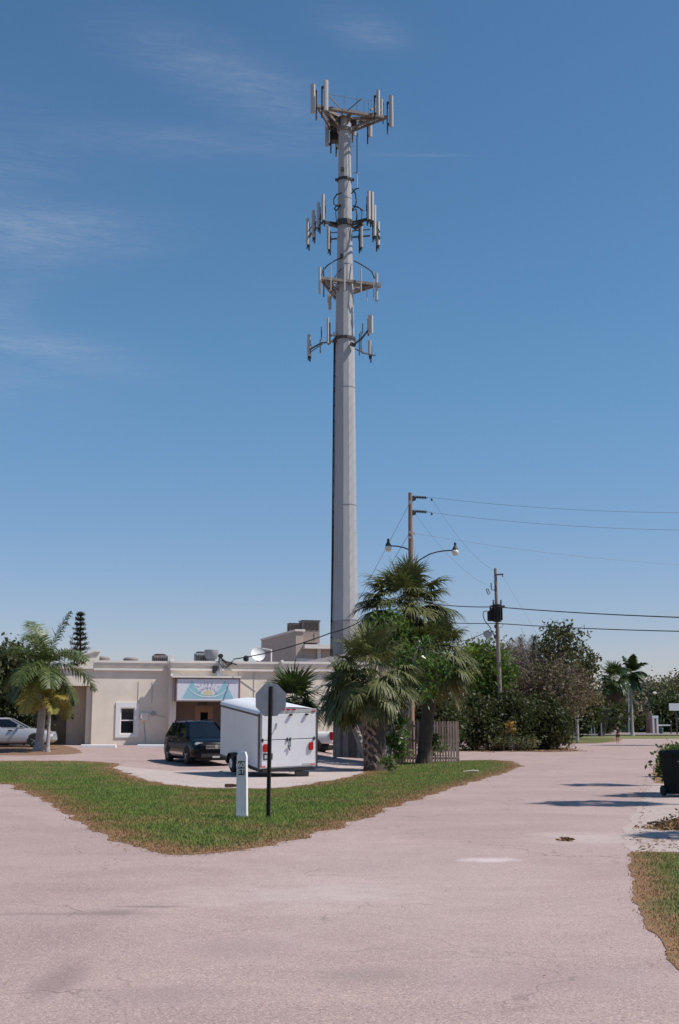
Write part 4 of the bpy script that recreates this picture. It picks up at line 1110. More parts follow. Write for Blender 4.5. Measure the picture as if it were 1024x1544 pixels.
# dish antenna
dY = 72.0; dc = at(388, 988, dY)
t = thing('satellite_dish', 'white satellite dish standing on the roof of the front building', 'satellite dish', (dc.x, dc.y, BA.z + HC - .75), world=True)
m = MB(); Rd = 11 * dY / F
Md = Matrix.Rotation(0.35, 3, 'Z') @ Matrix.Rotation(R(68), 3, 'X')
m.lathe(dc, [(.01, .02), (Rd * .5, .05), (Rd * .85, .12), (Rd, .17), (Rd, .15), (Rd * .85, .10), (Rd * .5, .03), (.01, 0)], 24, M=Md); m.build('dish', m_white, t, smooth=True, ang=60)
m = MB(); m.tube([dc + V((0, .15, 0)), (dc.x, dc.y + .15, BA.z + HC - .75)], .05, 8); m.tube([dc + V((0, .1, -.35)), dc + V((.3, -.5, -.45))], .02, 5); m.bbox(dc + V((.3, -.55, -.4)), (.1, .14, .1), .02); m.build('dish_mast', m_steel_dark, t)
t = thing('roof_vent', 'small black vent pipe on the roof left of the dish', 'vent pipe', roofloc(371, 71), group=None)
m = MB(); hh = zat(371, 996, 71) - t.location.z; m.lathe((0, 0, 0), [(.1, 0), (.1, hh), (.16, hh), (.16, hh + .22), (.05, hh + .3)], 12); m.build('vent_pipe', m_black, t)
t = thing('roof_frame', 'thin white pipe frame on the roof beside the dish', 'pipe frame', (at(409, 1000, 74).x, 74, BA.z + HC - .75), world=True)
m = MB(); m.tube([(at(409, 1000, 74).x, 74, BA.z + HC - .75), at(409, 980, 74), at(396, 978.5, 75)], .06, 6); m.build('pipe', m_stucco_trim, t)
# low parapet of the rear roof, dark and sloping up to the right
t = thing('roof_screen', 'low dark sloping roof wall between the front building and the tower', 'roof wall', (at(345, 1000, 77).x, 77, 4.0), world=True)
m = MB(); a_ = at(440, 1001, 77); b_ = at(530, 984, 80); m.prism([V((a_.x - 1, a_.y, 3.5)), V((b_.x, b_.y, 3.5)), b_, a_], (.1, .5, 0)); m.build('screen_wall', mat('grey_roofing', (.30, .27, .28), .9), t)

# ------------------------------------------------------------------ rear building
nc = at(447, 970, 88); fcx = at(395, 967, 99); zlow = zat(447, 971, 88); rr_ = V((nc.x + 7.4, 88 + 2.0, 0))
rb = thing('rear_building', 'tall beige flat roofed building rising behind the front building, with a parapet fire wall', 'building', (nc.x, 88, 0), world=True)
u1 = (V((fcx.x, 99, 0)) - V((nc.x, 88, 0))); u2 = (rr_ - V((nc.x, 88, 0)))
o_ = V((nc.x, 88, 0))
m_stucco2 = mat('tan_stucco', (0.52, 0.42, 0.36), 0.9, 0, 0.12, .7, spec=.2)
m = MB(); m.prism([o_, o_ + u2, o_ + u2 + u1, o_ + u1], (0, 0, zlow - .35)); m.build('wall', m_stucco2, rb)
m = MB(); zt_ = zat(447, 952, 88); zt2 = zat(395, 966, 99); th = u2.normalized() * .5; uf = u1.normalized()
m.prism([o_ - uf * .05 - th * .1, o_ + u1 - th * .1, V((fcx.x, 99, zt2)) - th * .1, V((nc.x, 88, zt_)) - uf * .05 - th * .1], th * 1.1); m.build('parapet_wall', m_stucco2, rb)
m = MB(); m.prism([V((nc.x, 88, zt_ + .002)) - th * .25 - uf * .15, V((fcx.x, 99, zt2 + .002)) - th * .25, V((fcx.x, 99, zt2 + .15)) - th * .25, V((nc.x, 88, zt_ + .15)) - th * .25 - uf * .15], th * 1.5); m.build('coping', m_stucco_trim, rb)
m = MB(); fn = V((u2.y, -u2.x, 0)).normalized()
m.prism([o_ + fn * .6 + V((0, 0, zlow - .348)) + u2.normalized() * .5, o_ + u2 + fn * .6 + V((0, 0, zlow - .348)), o_ + u2 - fn * 3 + V((0, 0, zlow - .348)), o_ - fn * 3 + V((0, 0, zlow - .348)) + u2.normalized() * .5], (0, 0, .3)); m.build('roof', m_stucco_trim, rb)
m = MB(); e2 = u2.normalized()
m.prism([o_ + fn * .03 + V((0, 0, 5.0)), o_ + fn * .03 + e2 * 1.25 + V((0, 0, 5.0)), o_ + fn * .03 + e2 * 1.25 + V((0, 0, zlow - 1.05)), o_ + fn * .03 + V((0, 0, zlow - 1.05))], fn * .12); m.build('wall_panel', m_stucco_trim, rb)
m = MB(); c_ = o_ + e2 * 1.7 + fn * .1; m.box((c_.x, c_.y, zlow / 2), (.25, .25, zlow - .72)); m.build('pilaster', m_stucco_trim, rb)
for (px_, y0, w_, Y, lab) in ((444, 940, 20, 93, 'smaller dark rooftop air conditioner behind the fire wall'), (466.5, 936, 29, 90.5, 'large brown rooftop air conditioner unit, left of the tower'), (554, 941, 26, 92, 'large brown rooftop air conditioner unit, right of the tower')):
    zb = zlow; p = at(px_, 950, Y); top = zat(px_, y0, Y); ww = w_ * Y / F
    t = thing('air_conditioner', lab, 'air conditioner', (p.x, p.y, zb), .26, group=None); h = top - zb
    m = MB(); m.bbox((0, 0, h * .5 + .1), (ww * .92, ww * .8, h - .2), .03); m.build('housing', m_acbrown, t)
    m = MB(); 
    for k in range(9): m.box((0, -ww * .41, h * (.62 + .035 * k)), (ww * .8, .05, .045))
    for k in range(9): m.box((-ww * .467, 0, h * (.62 + .035 * k)), (.05, ww * .65, .045))
    m.box((ww * .15, -ww * .405, h * .35), (.03, .04, h * .3)); m.build('grille', m_grille, t)
    m = MB(); m.box((0, 0, .06), (ww * .96, ww * .86, .12)); m.box((0, 0, h - .03), (ww * .98, ww * .86, .06)); m.build('base_rail', m_steel_dark, t)

# ------------------------------------------------------------------ vehicles
m_tyre = mat('tyre_rubber', (0.02, 0.02, 0.021), 0.85)
m_rim = mat('alloy_rim', (0.40, 0.40, 0.41), 0.35, 0.8, .1)
m_red = mat('red_lens', (0.45, 0.012, 0.015), 0.25, 0, .1)
m_lens = mat('clear_lens', (0.55, 0.57, 0.60), 0.15, 0.3, .1)
m_plastic = mat('black_plastic', (0.022, 0.022, 0.024), 0.6)
m_chrome = mat('chrome', (0.65, 0.65, 0.67), 0.15, 1.0, .05)

def loft(sections, caps=True):
    n = len(sections[0]); vs = [p for s in sections for p in s]; fs = []
    for i in range(len(sections) - 1):
        for k in range(n):
            fs.append([i * n + k, i * n + (k + 1) % n, (i + 1) * n + (k + 1) % n, (i + 1) * n + k])
    if caps: fs.append(list(range(n))[::-1]); fs.append([(len(sections) - 1) * n + k for k in range(n)])
    return vs, fs

def wheel(parent, x, y, r, wd, side, wy=0):
    m = MB(); M_ = Matrix.Rotation(PI / 2, 3, 'X')
    m.lathe((x, y, r), [(r * .62, -wd / 2), (r * .93, -wd / 2), (r, -wd * .38), (r, wd * .38), (r * .93, wd / 2), (r * .62, wd / 2)], 26, M=M_)
    o = m.build('wheel', m_tyre, parent, smooth=True, ang=40)
    m = MB(); yy = side * (wd / 2 - .01)
    m.lathe((x, y + side * (wd / 2 - .05), r), [(r * .60, -.03), (r * .62, .03), (r * .5, .03), (r * .48, -.02)], 22, M=M_)
    for k in range(5):
        a = 2 * PI * k / 5 + .3; m.bar((x, y + side * (wd / 2 - .03), r), (x + math.cos(a) * r * .6, y + side * (wd / 2 - .03), r + math.sin(a) * r * .6), .07, .03)
    m.lathe((x, y + side * (wd / 2 - .03), r), [(r * .14, -.03), (r * .14, .03)], 12, M=M_)
    m.build('rim', m_rim, o)
    m = MB(); m.lathe((x, y + side * (wd / 2 - .09), r), [(r * .6, -.01), (r * .6, .01)], 20, M=M_); m.build('brake_disc', m_plastic, o)
    return o

def vehicle(t, paint, prof, cab, wx, wr, track, hw_roof, bumper=m_plastic, doors=(), rails=False, bed=None, pillars=()):
    """prof: (x, zbottom, ztop, halfwidth) rear to front; cab: list of (x_base, x_roof) rear/front, belt z, roof z"""
    secs = []
    for (x, zb, zt, hw) in prof:
        h = zt - zb
        half = [(hw * .86, zb), (hw * .97, zb + .10 * h), (hw, zb + .35 * h), (hw * .985, zb + .62 * h), (hw * .955, zb + .84 * h), (hw * .90, zt - .03), (hw * .72, zt), (0, zt + .025)]
        ring = [V((x, -y, z)) for y, z in half] + [V((x, y, z)) for y, z in half[::-1][1:]] + [V((x, 0, zb))]
        secs.append(ring)
    v, f = loft(secs); m = MB(); m.add(v, f)
    body = m.build('body', paint, t, smooth=True, ang=28)
    (xrb, xrr), (xfr, xfb), zb, zr, hwb = cab
    # glasshouse
    def ring(z, x0, x1, hw, cr=.0):
        r_ = .13
        return [V((x0, -hw + r_, z)), V((x0 + r_ * .6, -hw, z)), V((x1 - r_ * .8, -hw, z)), V((x1, -hw + r_ * 1.2, z)), V((x1 + .05, 0, z + cr)), V((x1, hw - r_ * 1.2, z)), V((x1 - r_ * .8, hw, z)), V((x0 + r_ * .6, hw, z)), V((x0, hw - r_, z)), V((x0 - .03, 0, z + cr))]
    g0 = ring(zb - .03, xrb, xfb, hwb); g1 = ring(zr - .05, xrr, xfr, hw_roof)
    v, f = loft([g0, g1]); m = MB(); m.add(v, f); gl = m.build('windows', glassmat('car_glass', (.006, .008, .010), .03), t, smooth=False)
    r1 = ring(zr - .06, xrr - .03, xfr + .03, hw_roof + .02); r2 = ring(zr - .01, xrr + .06, xfr - .10, hw_roof - .05, .02); r3 = ring(zr + .015, xrr + .3, xfr - .35, hw_roof - .25, .02)
    v, f = loft([r1, r2, r3]); m = MB(); m.add(v, f); m.build('roof', paint, t, smooth=True, ang=50)
    m = MB()
    for sg in (-1, 1):
        def P(fr, top):      # along the side: fr 0 rear..1 front
            x = (xrr + .08 + (xfr - .12 - xrr - .08) * fr) if top else (xrb + .08 + (xfb - .1 - xrb - .08) * fr)
            return V((x, sg * ((hw_roof + .008) if top else (hwb + .012)), (zr - .05) if top else (zb - .03)))
        for fr, w_ in pillars: m.bar(P(fr, 0), P(fr, 1), w_, .035)
        # front and rear corner posts
        m.bar(V((xfb - .03, sg * (hwb - .07), zb - .03)), V((xfr + .0, sg * (hw_roof - .08), zr - .05)), .07, .06)
        m.bar(V((xrb + .02, sg * (hwb - .06), zb - .03)), V((xrr + .02, sg * (hw_roof - .06), zr - .05)), .12, .06)
        m.bar(P(0, 0) + V((0, 0, .02)), P(1, 0) + V((0, 0, .02)), .02, .04)
    m.build('pillar', paint, t)
    for sg in (-1, 1):
        for x in wx:
            m = MB(); pts = [V((x + math.cos(a) * wr * 1.12, sg * (track + .012), wr + math.sin(a) * wr * 1.12)) for a in np.linspace(-.25, PI + .25, 18)]
            m.prism(pts, (0, -sg * .12, 0)); m.build('wheel_arch', m_plastic, t)
            wheel(t, x, sg * (track - .07), wr, .22, sg)
    m = MB(); m.box2((prof[0][0] + .25, -track + .2, .16), (prof[-1][0] - .25, track - .2, .40)); m.build('chassis', m_plastic, t)
    for sg in (-1, 1):
        m = MB(); m.bbox((xfb - .35, sg * (hwb + .14), zb + .06), (.12, .22, .16), .035); m.build('side_mirror', paint, t, smooth=True)
    return body

# dark sport utility vehicle facing the camera
navy = mat('dark_navy_paint', (0.002, 0.003, 0.007), 0.22, 0.0, .1, coat=.0, spec=.22)
sp_ = at(300, 1146, 50.0); suv_h = R(-90 + 23)
suv = thing('parked_car', 'dark navy sport utility vehicle parked nose out beside the white trailer', 'car', (sp_.x, sp_.y, terr(sp_.x, sp_.y)), suv_h)
# place so that the visible flank starts at px 249
prof = [(-2.38, .45, .80, .78), (-2.33, .34, 1.02, .86), (-2.15, .26, 1.10, .92), (-1.2, .22, 1.12, .95), (0, .22, 1.10, .955), (1.0, .22, 1.07, .95), (1.35, .22, 1.03, .95), (1.75, .22, .98, .94), (2.1, .22, .92, .90), (2.28, .24, .84, .82), (2.36, .32, .72, .72)]
vehicle(suv, navy, prof, ((-2.2, -1.75), (.30, 1.15), 1.08, 1.68, .86), (-1.42, 1.42), .36, .93, .66, pillars=((.36, .07), (.66, .07)))
for sg in (-1, 1):
    m = MB(); m.bbox((2.16, sg * .66, .80), (.26, .34, .13), .03); m.build('headlight', m_lens, suv)
    m = MB(); m.bbox((2.28, sg * .6, .42), (.10, .16, .10), .02); m.build('fog_light', m_lens, suv)
    m = MB(); m.bbox((-2.27, sg * .72, 1.0), (.12, .2, .2), .02); m.build('tail_light', m_red, suv)
    m = MB(); m.tube([(-1.6, sg * .60, 1.68), (-1.5, sg * .6, 1.74), (.0, sg * .6, 1.75), (.15, sg * .6, 1.68)], .022, 6); m.build('roof_rail', m_plastic, suv)
    m = MB(); m.bar((-1.0, sg * .962, .44), (1.0, sg * .962, .42), .03, .10); m.build('side_trim', m_chrome, suv)
    for x in (-.75, .35):
        m = MB(); m.bbox((x, sg * .965, .93), (.2, .04, .035), .012); m.build('door_handle', m_chrome, suv)
m = MB()
m.bbox((2.34, 0, .68), (.09, .95, .22), .03); m.build('grille', m_plastic, suv)
m = MB()
for z in (.62, .68, .74): m.box((2.40, 0, z), (.02, .86, .02))
m.lathe((2.41, 0, .70), [(.07, -.01), (.07, .01)], 14, M=Matrix.Rotation(PI / 2, 3, 'Y')); m.build('grille_bar', m_chrome, suv)
m = MB(); m.bbox((2.30, 0, .36), (.14, 1.3, .2), .04); m.build('bumper', m_plastic, suv)
m = MB(); m.box((2.378, .0, .30), (.012, .30, .07)); m.build('license_plate', m_lens, suv)

# silver car on the left, facing right
silver = mat('silver_paint', (0.52, 0.52, 0.56), 0.32, 0.35, .06, coat=.4)
cp_ = at(14, 1120, 62.5); zc0 = terr(cp_.x, cp_.y)
cz = thing('parked_car', 'silver station wagon parked in the shade behind the pale palm trunks', 'car', (cp_.x, cp_.y, zc0), R(4))
prof = [(-2.35, .5, .80, .72), (-2.3, .3, .95, .82), (-2.1, .24, 1.0, .87), (-1.2, .2, 1.0, .9), (0, .2, .98, .9), (.9, .2, .95, .9), (1.4, .2, .90, .89), (1.8, .2, .84, .86), (2.15, .22, .76, .8), (2.3, .3, .64, .70)]
vehicle(cz, silver, prof, ((-2.15, -1.8), (.05, .95), .97, 1.46, .80), (-1.4, 1.42), .33, .88, .60, pillars=((.30, .07), (.60, .08)))
for sg in (-1, 1):
    m = MB(); m.bbox((2.12, sg * .60, .70), (.26, .30, .14), .03); m.build('headlight', m_lens, cz)
    for x in (-.85, .2):
        m = MB(); m.bbox((x, sg * .91, .82), (.24, .05, .07), .02); m.build('door_handle', m_plastic, cz)
m = MB(); m.bbox((2.22, 0, .42), (.2, 1.5, .28), .06); m.build('bumper', mat('grey_bumper', (.30, .33, .33), .6), cz)

# white pickup truck behind the fence, its tail showing
pk_ = at(497, 1118, 62.0)
pt = thing('pickup_truck', 'white pickup truck between the trailer and the wooden fence, only its tail in view', 'pickup truck', (pk_.x - 2.3, pk_.y + 1.0, terr(pk_.x, pk_.y)), R(168))
wht = mat('white_car_paint', (0.78, 0.77, 0.78), 0.3, 0, .03, coat=.4)
prof = [(-2.7, .55, 1.05, .86), (-2.66, .5, 1.08, .93), (-2.0, .48, 1.08, .95), (-.5, .42, 1.08, .95), (0.5, .34, 1.08, .95), (1.4, .32, 1.05, .95), (2.2, .34, 1.0, .93), (2.6, .4, .95, .86), (2.7, .5, .8, .8)]
vehicle(pt, wht, prof, ((-.55, -.45), (.75, 1.25), 1.08, 1.72, .88), (-1.7, 1.75), .38, .94, .74, pillars=((.45, .08),))
for sg in (-1, 1):
    m = MB(); m.bbox((-2.64, sg * .86, .88), (.16, .17, .42), .02); m.build('tail_light', m_red, pt)
    m = MB(); m.bbox((2.6, sg * .7, .82), (.16, .3, .16), .03); m.build('headlight', m_lens, pt)
m = MB(); m.bbox((-2.78, 0, .55), (.2, 1.7, .18), .03); m.build('bumper', m_chrome, pt)
m = MB(); m.box((-2.722, 0, .85), (.03, 1.4, .4)); m.build('tailgate', wht, pt)

# ------------------------------------------------------------------ enclosed trailer
TW, TL, TH = 2.14, 4.3, 1.98
rl = at(391, 1160, 39.6)
t = thing('cargo_trailer', 'white enclosed two axle cargo trailer with red tail lights and closed ramp door', 'trailer', rl)
# local axes: x right along the tail, y forward, z up
yaw = math.atan2(0.405, 0.914)
t.scale = (.942, .942, .942)
t.rotation_euler = (Matrix.Rotation(yaw, 4, 'Z') @ Matrix.Rotation(R(5.5), 4, 'X') @ Matrix.Rotation(R(-2.0), 4, 'Y')).to_euler()
m_tr = mat('trailer_white_skin', (0.76, 0.75, 0.77), 0.42, 0, .08, 1.2, .15, 6)
m_trr = mat('trailer_aluminium_trim', (0.60, 0.60, 0.62), 0.4, 0.5, .1)
m = MB()
sec = [(0, 0), (TW, 0), (TW, TH - .10), (TW - .03, TH - .03), (TW * .75, TH + .06), (TW / 2, TH + .09), (TW * .25, TH + .06), (.03, TH - .03), (0, TH - .10)]
m.prism([V((x, .03, z)) for x, z in sec[:3] + sec[3:]], (0, TL - .03, 0)); m.build('body', m_tr, t, smooth=True, ang=20)
m = MB()
top = [(TW + .02, TH - .12), (TW + .02, TH - .07), (TW - .03, TH + .01), (TW * .75, TH + .085), (TW / 2, TH + .115), (TW * .25, TH + .085), (.03, TH + .01), (-.02, TH - .07), (-.02, TH - .12)]
inn = [(x, z - .02) for x, z in top]
ring_ = [V((x, -.02, z)) for x, z in top]
v_, f_ = [], []
ys_ = [-.02, TL * .33, TL * .66, TL + .03]
for y in ys_: v_ += [V((x, y, z)) for x, z in top]
n_ = len(top)
for i in range(3):
    for k in range(n_ - 1): f_.append([i * n_ + k, i * n_ + k + 1, (i + 1) * n_ + k + 1, (i + 1) * n_ + k])
m.add(v_, f_); m.build('roof', mat('trailer_roof_skin', (.78, .77, .78), .4, .1, .05), t, smooth=True, ang=50)
m = MB()
for x in (-.012, TW + .012): 
    m.box((x, .03, TH / 2 - .06), (.05, .06 if x > 0 else .09, TH - .06)); m.box((x, TL / 2, .0), (.02, TL, .04)); m.box((x, TL / 2, TH - .16), (.035, TL, .06))
m.build('corner_trim', mat('dark_trim', (.06, .06, .065), .5, .3), t)
m = MB(); m.box((TW / 2, .0, TH - .03), (TW - .06, .03, .14)); m.build('header', m_trr, t)
zs_ = .98
m = MB(); m.bbox((TW / 2, -.005, .02 + zs_ / 2), (TW - .14, .05, zs_ - .06), .01); rd = m.build('ramp_door', m_tr, t)
m = MB(); m.bbox((TW / 2, -.005, (zs_ + TH - .10) / 2), (TW - .14, .05, TH - .10 - zs_ - .03), .01); ud = m.build('upper_door', m_tr, t)
m = MB(); m.box((TW / 2, .0, zs_ - .003), (TW - .1, .03, .035))
m.build('door_seam', m_steel_dark, t)
m = MB()
for x in (.10, TW / 2 - .06, TW / 2 + .05, TW - .12): m.bbox((x, -.045, zs_), (.05, .05, .13), .01)
m.build('hinge', m_steel_dark, rd)
m = MB(); m.tube([(TW / 2 + .04, -.05, zs_ + .02), (TW / 2 + .05, -.06, .72)], .015, 6); m.tube([(TW / 2 + .03, -.07, .76), (TW / 2 - .06, -.07, .74)], .02, 6); m.tube([(TW / 2 + .0, -.06, .72), (TW / 2 + .03, -.07, .60)], .02, 5)
m.build('latch', m_steel_dark, rd)
m = MB(); m.tube([(.52, -.05, 1.30), (.56, -.09, 1.36), (.60, -.09, 1.46), (.60, -.05, 1.52)], .016, 6); m.bbox((.60, -.04, 1.50), (.05, .03, .12), .01); m.build('grab_handle', m_chrome, ud)
for x in (.20, TW - .24):
    m = MB(); m.bbox((x, -.06, .72), (.17, .06, .27), .02); m.build('tail_light', m_red, t)
m = MB(); m.box2((.13, -.045, .32), (.47, -.032, .36)); m.box2((.13, -.045, .49), (.47, -.032, .53)); m.box2((.13, -.045, .36), (.17, -.032, .49)); m.box2((.43, -.045, .36), (.47, -.032, .49)); pl = m.build('license_plate', m_plastic, t)
m = MB(); m.box2((.17, -.040, .36), (.43, -.032, .49)); m.build('plate_face', m_lens, pl)
for x, z, w_ in ((.13, .09, .16), (TW - .16, .09, .14)):
    m = MB(); m.box((x, -.04, z), (w_, .02, .05)); m.build('reflector', mat('pink_reflector', (.65, .12, .12), .3), t)
for x in (TW / 2 - .22, TW / 2 - .02, TW / 2 + .18, .14, TW - .14):
    m = MB(); m.bbox((x, -.03, TH - .02 + (.05 if abs(x - TW / 2) < .3 else -.03)), (.14, .05, .045), .01); m.build('marker_light', m_red, t)
for x in (TW / 2 + .05, TW - .42):
    m = MB(); m.bbox((x, -.07, TH - .15), (.12, .09, .06), .015); m.build('loading_light', m_plastic, t)
m = MB(); m.box((TW - .38, -.036, .11), (.34, .01, .06)); m.build('decal', m_trr, t)
m = MB(); m.box2((.06, .05, -.12), (TW - .06, TL - .1, -.002)); m.box2((.10, -.05, -.10), (TW - .1, .04, -.02)); m.bar((TW / 2 + .25, -.02, -.2), (TW / 2 + .75, -.02, -.24), .1, .14)
m.bar((.3, TL - .1, -.06), (TW / 2, TL + 1.25, -.06), .07, .1); m.bar((TW - .3, TL - .1, -.06), (TW / 2, TL + 1.25, -.06), .07, .1); m.tube([(TW / 2, TL + 1.0, .4), (TW / 2, TL + 1.0, -.42)], .035, 8)
m.build('chassis', m_plastic, t)
WY = (1.75, 2.52)
for sg, x in ((-1, 0.0), (1, TW)):
    for y in WY:
        m = MB(); M_ = Matrix.Rotation(PI / 2, 3, 'Y'); rr_w = .33; cz_ = -.10
        m.lathe((x + sg * .05, y, cz_), [(rr_w * .6, -.1), (rr_w * .94, -.1), (rr_w, -.07), (rr_w, .07), (rr_w * .94, .1), (rr_w * .6, .1)], 24, M=M_); wl = m.build('wheel', m_tyre, t, smooth=True, ang=40)
        m = MB(); m.lathe((x + sg * .11, y, cz_), [(rr_w * .62, -.03), (rr_w * .62, .03), (rr_w * .5, .03)], 20, M=M_); m.lathe((x + sg * .13, y, cz_), [(rr_w * .52, -.05), (rr_w * .25, -.02), (rr_w * .25, .03)], 14, M=M_); m.build('rim', m_white, wl)
    m = MB()
    fp = [V((x, WY[0] - .40, .02)), V((x, WY[0] - .36, .27)), V((x, WY[0] - .2, .40)), V((x, WY[0] + .2, .42)), V((x, (WY[0] + WY[1]) / 2 - .06, .33)), V((x, (WY[0] + WY[1]) / 2 + .06, .33)), V((x, WY[1] - .2, .42)), V((x, WY[1] + .2, .40)), V((x, WY[1] + .36, .27)), V((x, WY[1] + .40, .02))]
    fp = [p - V((0, 0, .13)) for p in fp]
    for p, q in zip(fp, fp[1:]):
        c_ = [p, q, q + V((sg * .22, 0, -.02)), p + V((sg * .22, 0, -.02))]; nn = (q - p).cross(V((1, 0, 0))).normalized() * .02
        m.prism(c_, nn)
    m.build('fender', m_plastic, t)
    m = MB(); m.prism([V((p.x + sg * .003, p.y, min(p.z, .40))) for p in fp], (-sg * .002 + sg * .004, 0, 0)); m.build('wheel_well', m_plastic, t)

# ------------------------------------------------------------------ corner post, stop sign, brick
pp = G(365, 1232)
t = thing('street_marker', 'stubby white wooden street name post with a small green plate, on the corner lawn', 'street marker', pp, R(-12), rot=(0, R(-.6), R(-9)))
hp = at(364.5, 1134, pp.y).z - pp.z
m = MB(); hw = .088
sec_b = [(-hw, -hw), (hw, -hw), (hw, hw), (-hw, hw)]
v_, f_ = loft([[V((x * k, y * k, z)) for x, y in sec_b] for k, z in ((1.12, -.06), (1.06, .1), (.97, hp - .08), (.72, hp), (.68, hp + .005))]); m.add(v_, f_); m.build('post', m_whitewood, t)
m = MB(); m.bbox((.005, -hw * 1.02 - .004, hp - .29), (.125, .01, .26), .003); pl = m.build('name_plate', mat('green_plate', (.015, .06, .045), .45, 0, .1), t)
for s_, z_ in (('60', hp - .235), ('ST', hp - .352)):
    me = text_mesh(s_, .125, .001); o = link_mesh('lettering', me, pl); me.materials.append(m_white); o.location = (.005, -hw * 1.02 - .0115, z_); o.rotation_euler = (PI / 2, 0, 0)
sp2 = G(404.5, 1233)
t = thing('stop_sign', 'octagonal road sign seen from behind on a dark brown perforated post', 'road sign', sp2, 0, rot=(0, R(.5), R(-14)))
hs_ = at(405, 1035, sp2.y).z - sp2.z
m_brownpost = mat('dark_brown_post', (0.045, 0.028, 0.024), 0.6, 0.2, .3, 6)
m = MB()      # channel section with holes shown as raised rungs between two flanges
m.box2((-.035, -.02, -.3), (-.014, .018, hs_)); m.box2((.014, -.02, -.3), (.035, .018, hs_)); m.box2((-.014, .006, -.3), (.014, .016, hs_))
zz = .05
while zz < hs_ - .02: m.box2((-.014, -.006, zz), (.014, .006, zz + .028)); zz += .052
m.build('post', m_brownpost, t)
ro = .595 / 2 / math.cos(PI / 8); zc_s = at(406, 1055.5, sp2.y).z - sp2.z
m = MB(); m.prism([V((ro * math.cos(PI / 8 + k * PI / 4 + .02), .022, zc_s + ro * math.sin(PI / 8 + k * PI / 4 + .02))) for k in range(8)], (0, .003, 0)); m.build('sign_plate', mat('bare_aluminium', (.44, .45, .48), .5, .5, .25, 5), t)
m = MB(); m.prism([V((ro * .985 * math.cos(PI / 8 + k * PI / 4 + .02), .027, zc_s + ro * .985 * math.sin(PI / 8 + k * PI / 4 + .02))) for k in range(8)], (0, .002, 0)); m.build('sign_face', m_red, t)
for z in (zc_s - .2, zc_s + .2):
    m = MB(); m.lathe((0, .0, z), [(.012, -.03), (.012, -.022), (.004, -.02)], 8, M=Matrix.Rotation(PI / 2, 3, 'X')); m.build('bolt', m_galv, t)
bk = G(346, 1189)
t = thing('brick', 'reddish brown brick lying on the lawn edge behind the white post', 'brick', (bk.x, bk.y, .03), .3)
m = MB(); m.bbox((0, 0, .05), (.24, .12, .09), .012); m.bbox((.26, .03, .04), (.16, .10, .07), .012, M=Matrix.Rotation(.4, 4, 'Z')); m.build('clay_body', mat('brick_clay', (.10, .045, .035), .9, 0, .4, 8), t)

# ------------------------------------------------------------------ fences
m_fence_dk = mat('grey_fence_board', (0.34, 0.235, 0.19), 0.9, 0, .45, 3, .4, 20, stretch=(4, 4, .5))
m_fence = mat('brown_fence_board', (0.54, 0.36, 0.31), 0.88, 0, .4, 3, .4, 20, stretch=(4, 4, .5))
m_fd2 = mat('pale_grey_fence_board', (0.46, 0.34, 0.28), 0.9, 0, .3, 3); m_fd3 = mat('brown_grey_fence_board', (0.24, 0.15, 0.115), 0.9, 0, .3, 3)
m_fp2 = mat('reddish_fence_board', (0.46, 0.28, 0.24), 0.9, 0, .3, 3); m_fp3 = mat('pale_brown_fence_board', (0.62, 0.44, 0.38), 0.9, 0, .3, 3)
def fence(label, p0, p1, h, pitch, bw, m_, gap_rails, both, seed):
    rng = random.Random(seed); L_ = (p1 - p0).length; a = math.atan2(p1.y - p0.y, p1.x - p0.x)
    t = thing('wooden_fence', label, 'fence', p0, a)
    n = int(L_ / pitch); x = pitch / 2
    for i in range(n):
        m = MB(); hh = h + rng.uniform(-.015, .015); ww = bw * rng.uniform(.93, 1.05); lean = rng.uniform(-.01, .01)
        yo = -.035
        m.prism([V((x - ww / 2, yo, .03)), V((x + ww / 2, yo, .03)), V((x + ww / 2 + lean, yo, hh - .03)), V((x + ww / 2 - .03 + lean, yo, hh)), V((x - ww / 2 + .03 + lean, yo, hh)), V((x - ww / 2 + lean, yo, hh - .03))], (0, .018, 0))
        m.build('board', rng.choice(m_), t); x += pitch
    m = MB()
    for z in gap_rails: m.box2((0, -.016, z - .045), (L_, .022, z + .045))
    m.build('rail', m_[0], t)
    m = MB()
    for x in np.linspace(0.05, L_ - .05, max(2, int(L_ / 2.2) + 1)): m.box2((x - .05, .024, -.3), (x + .05, .12, h - .02))
    m.build('post', m_[0], t)
    return t
fz = lambda px, Y: V((at(px, 1100, Y).x, Y, terr(at(px, 1100, Y).x, Y)))
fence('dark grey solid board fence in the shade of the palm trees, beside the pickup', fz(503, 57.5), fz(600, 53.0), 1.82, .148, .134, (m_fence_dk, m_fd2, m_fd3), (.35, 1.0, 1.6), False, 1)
fence('brown spaced picket fence in the sun, between the palm trunks and the road', fz(604, 54.6), fz(692, 54.4), 1.84, .122, .086, (m_fence, m_fp2, m_fp3), (.20, .98, 1.62), False, 2)

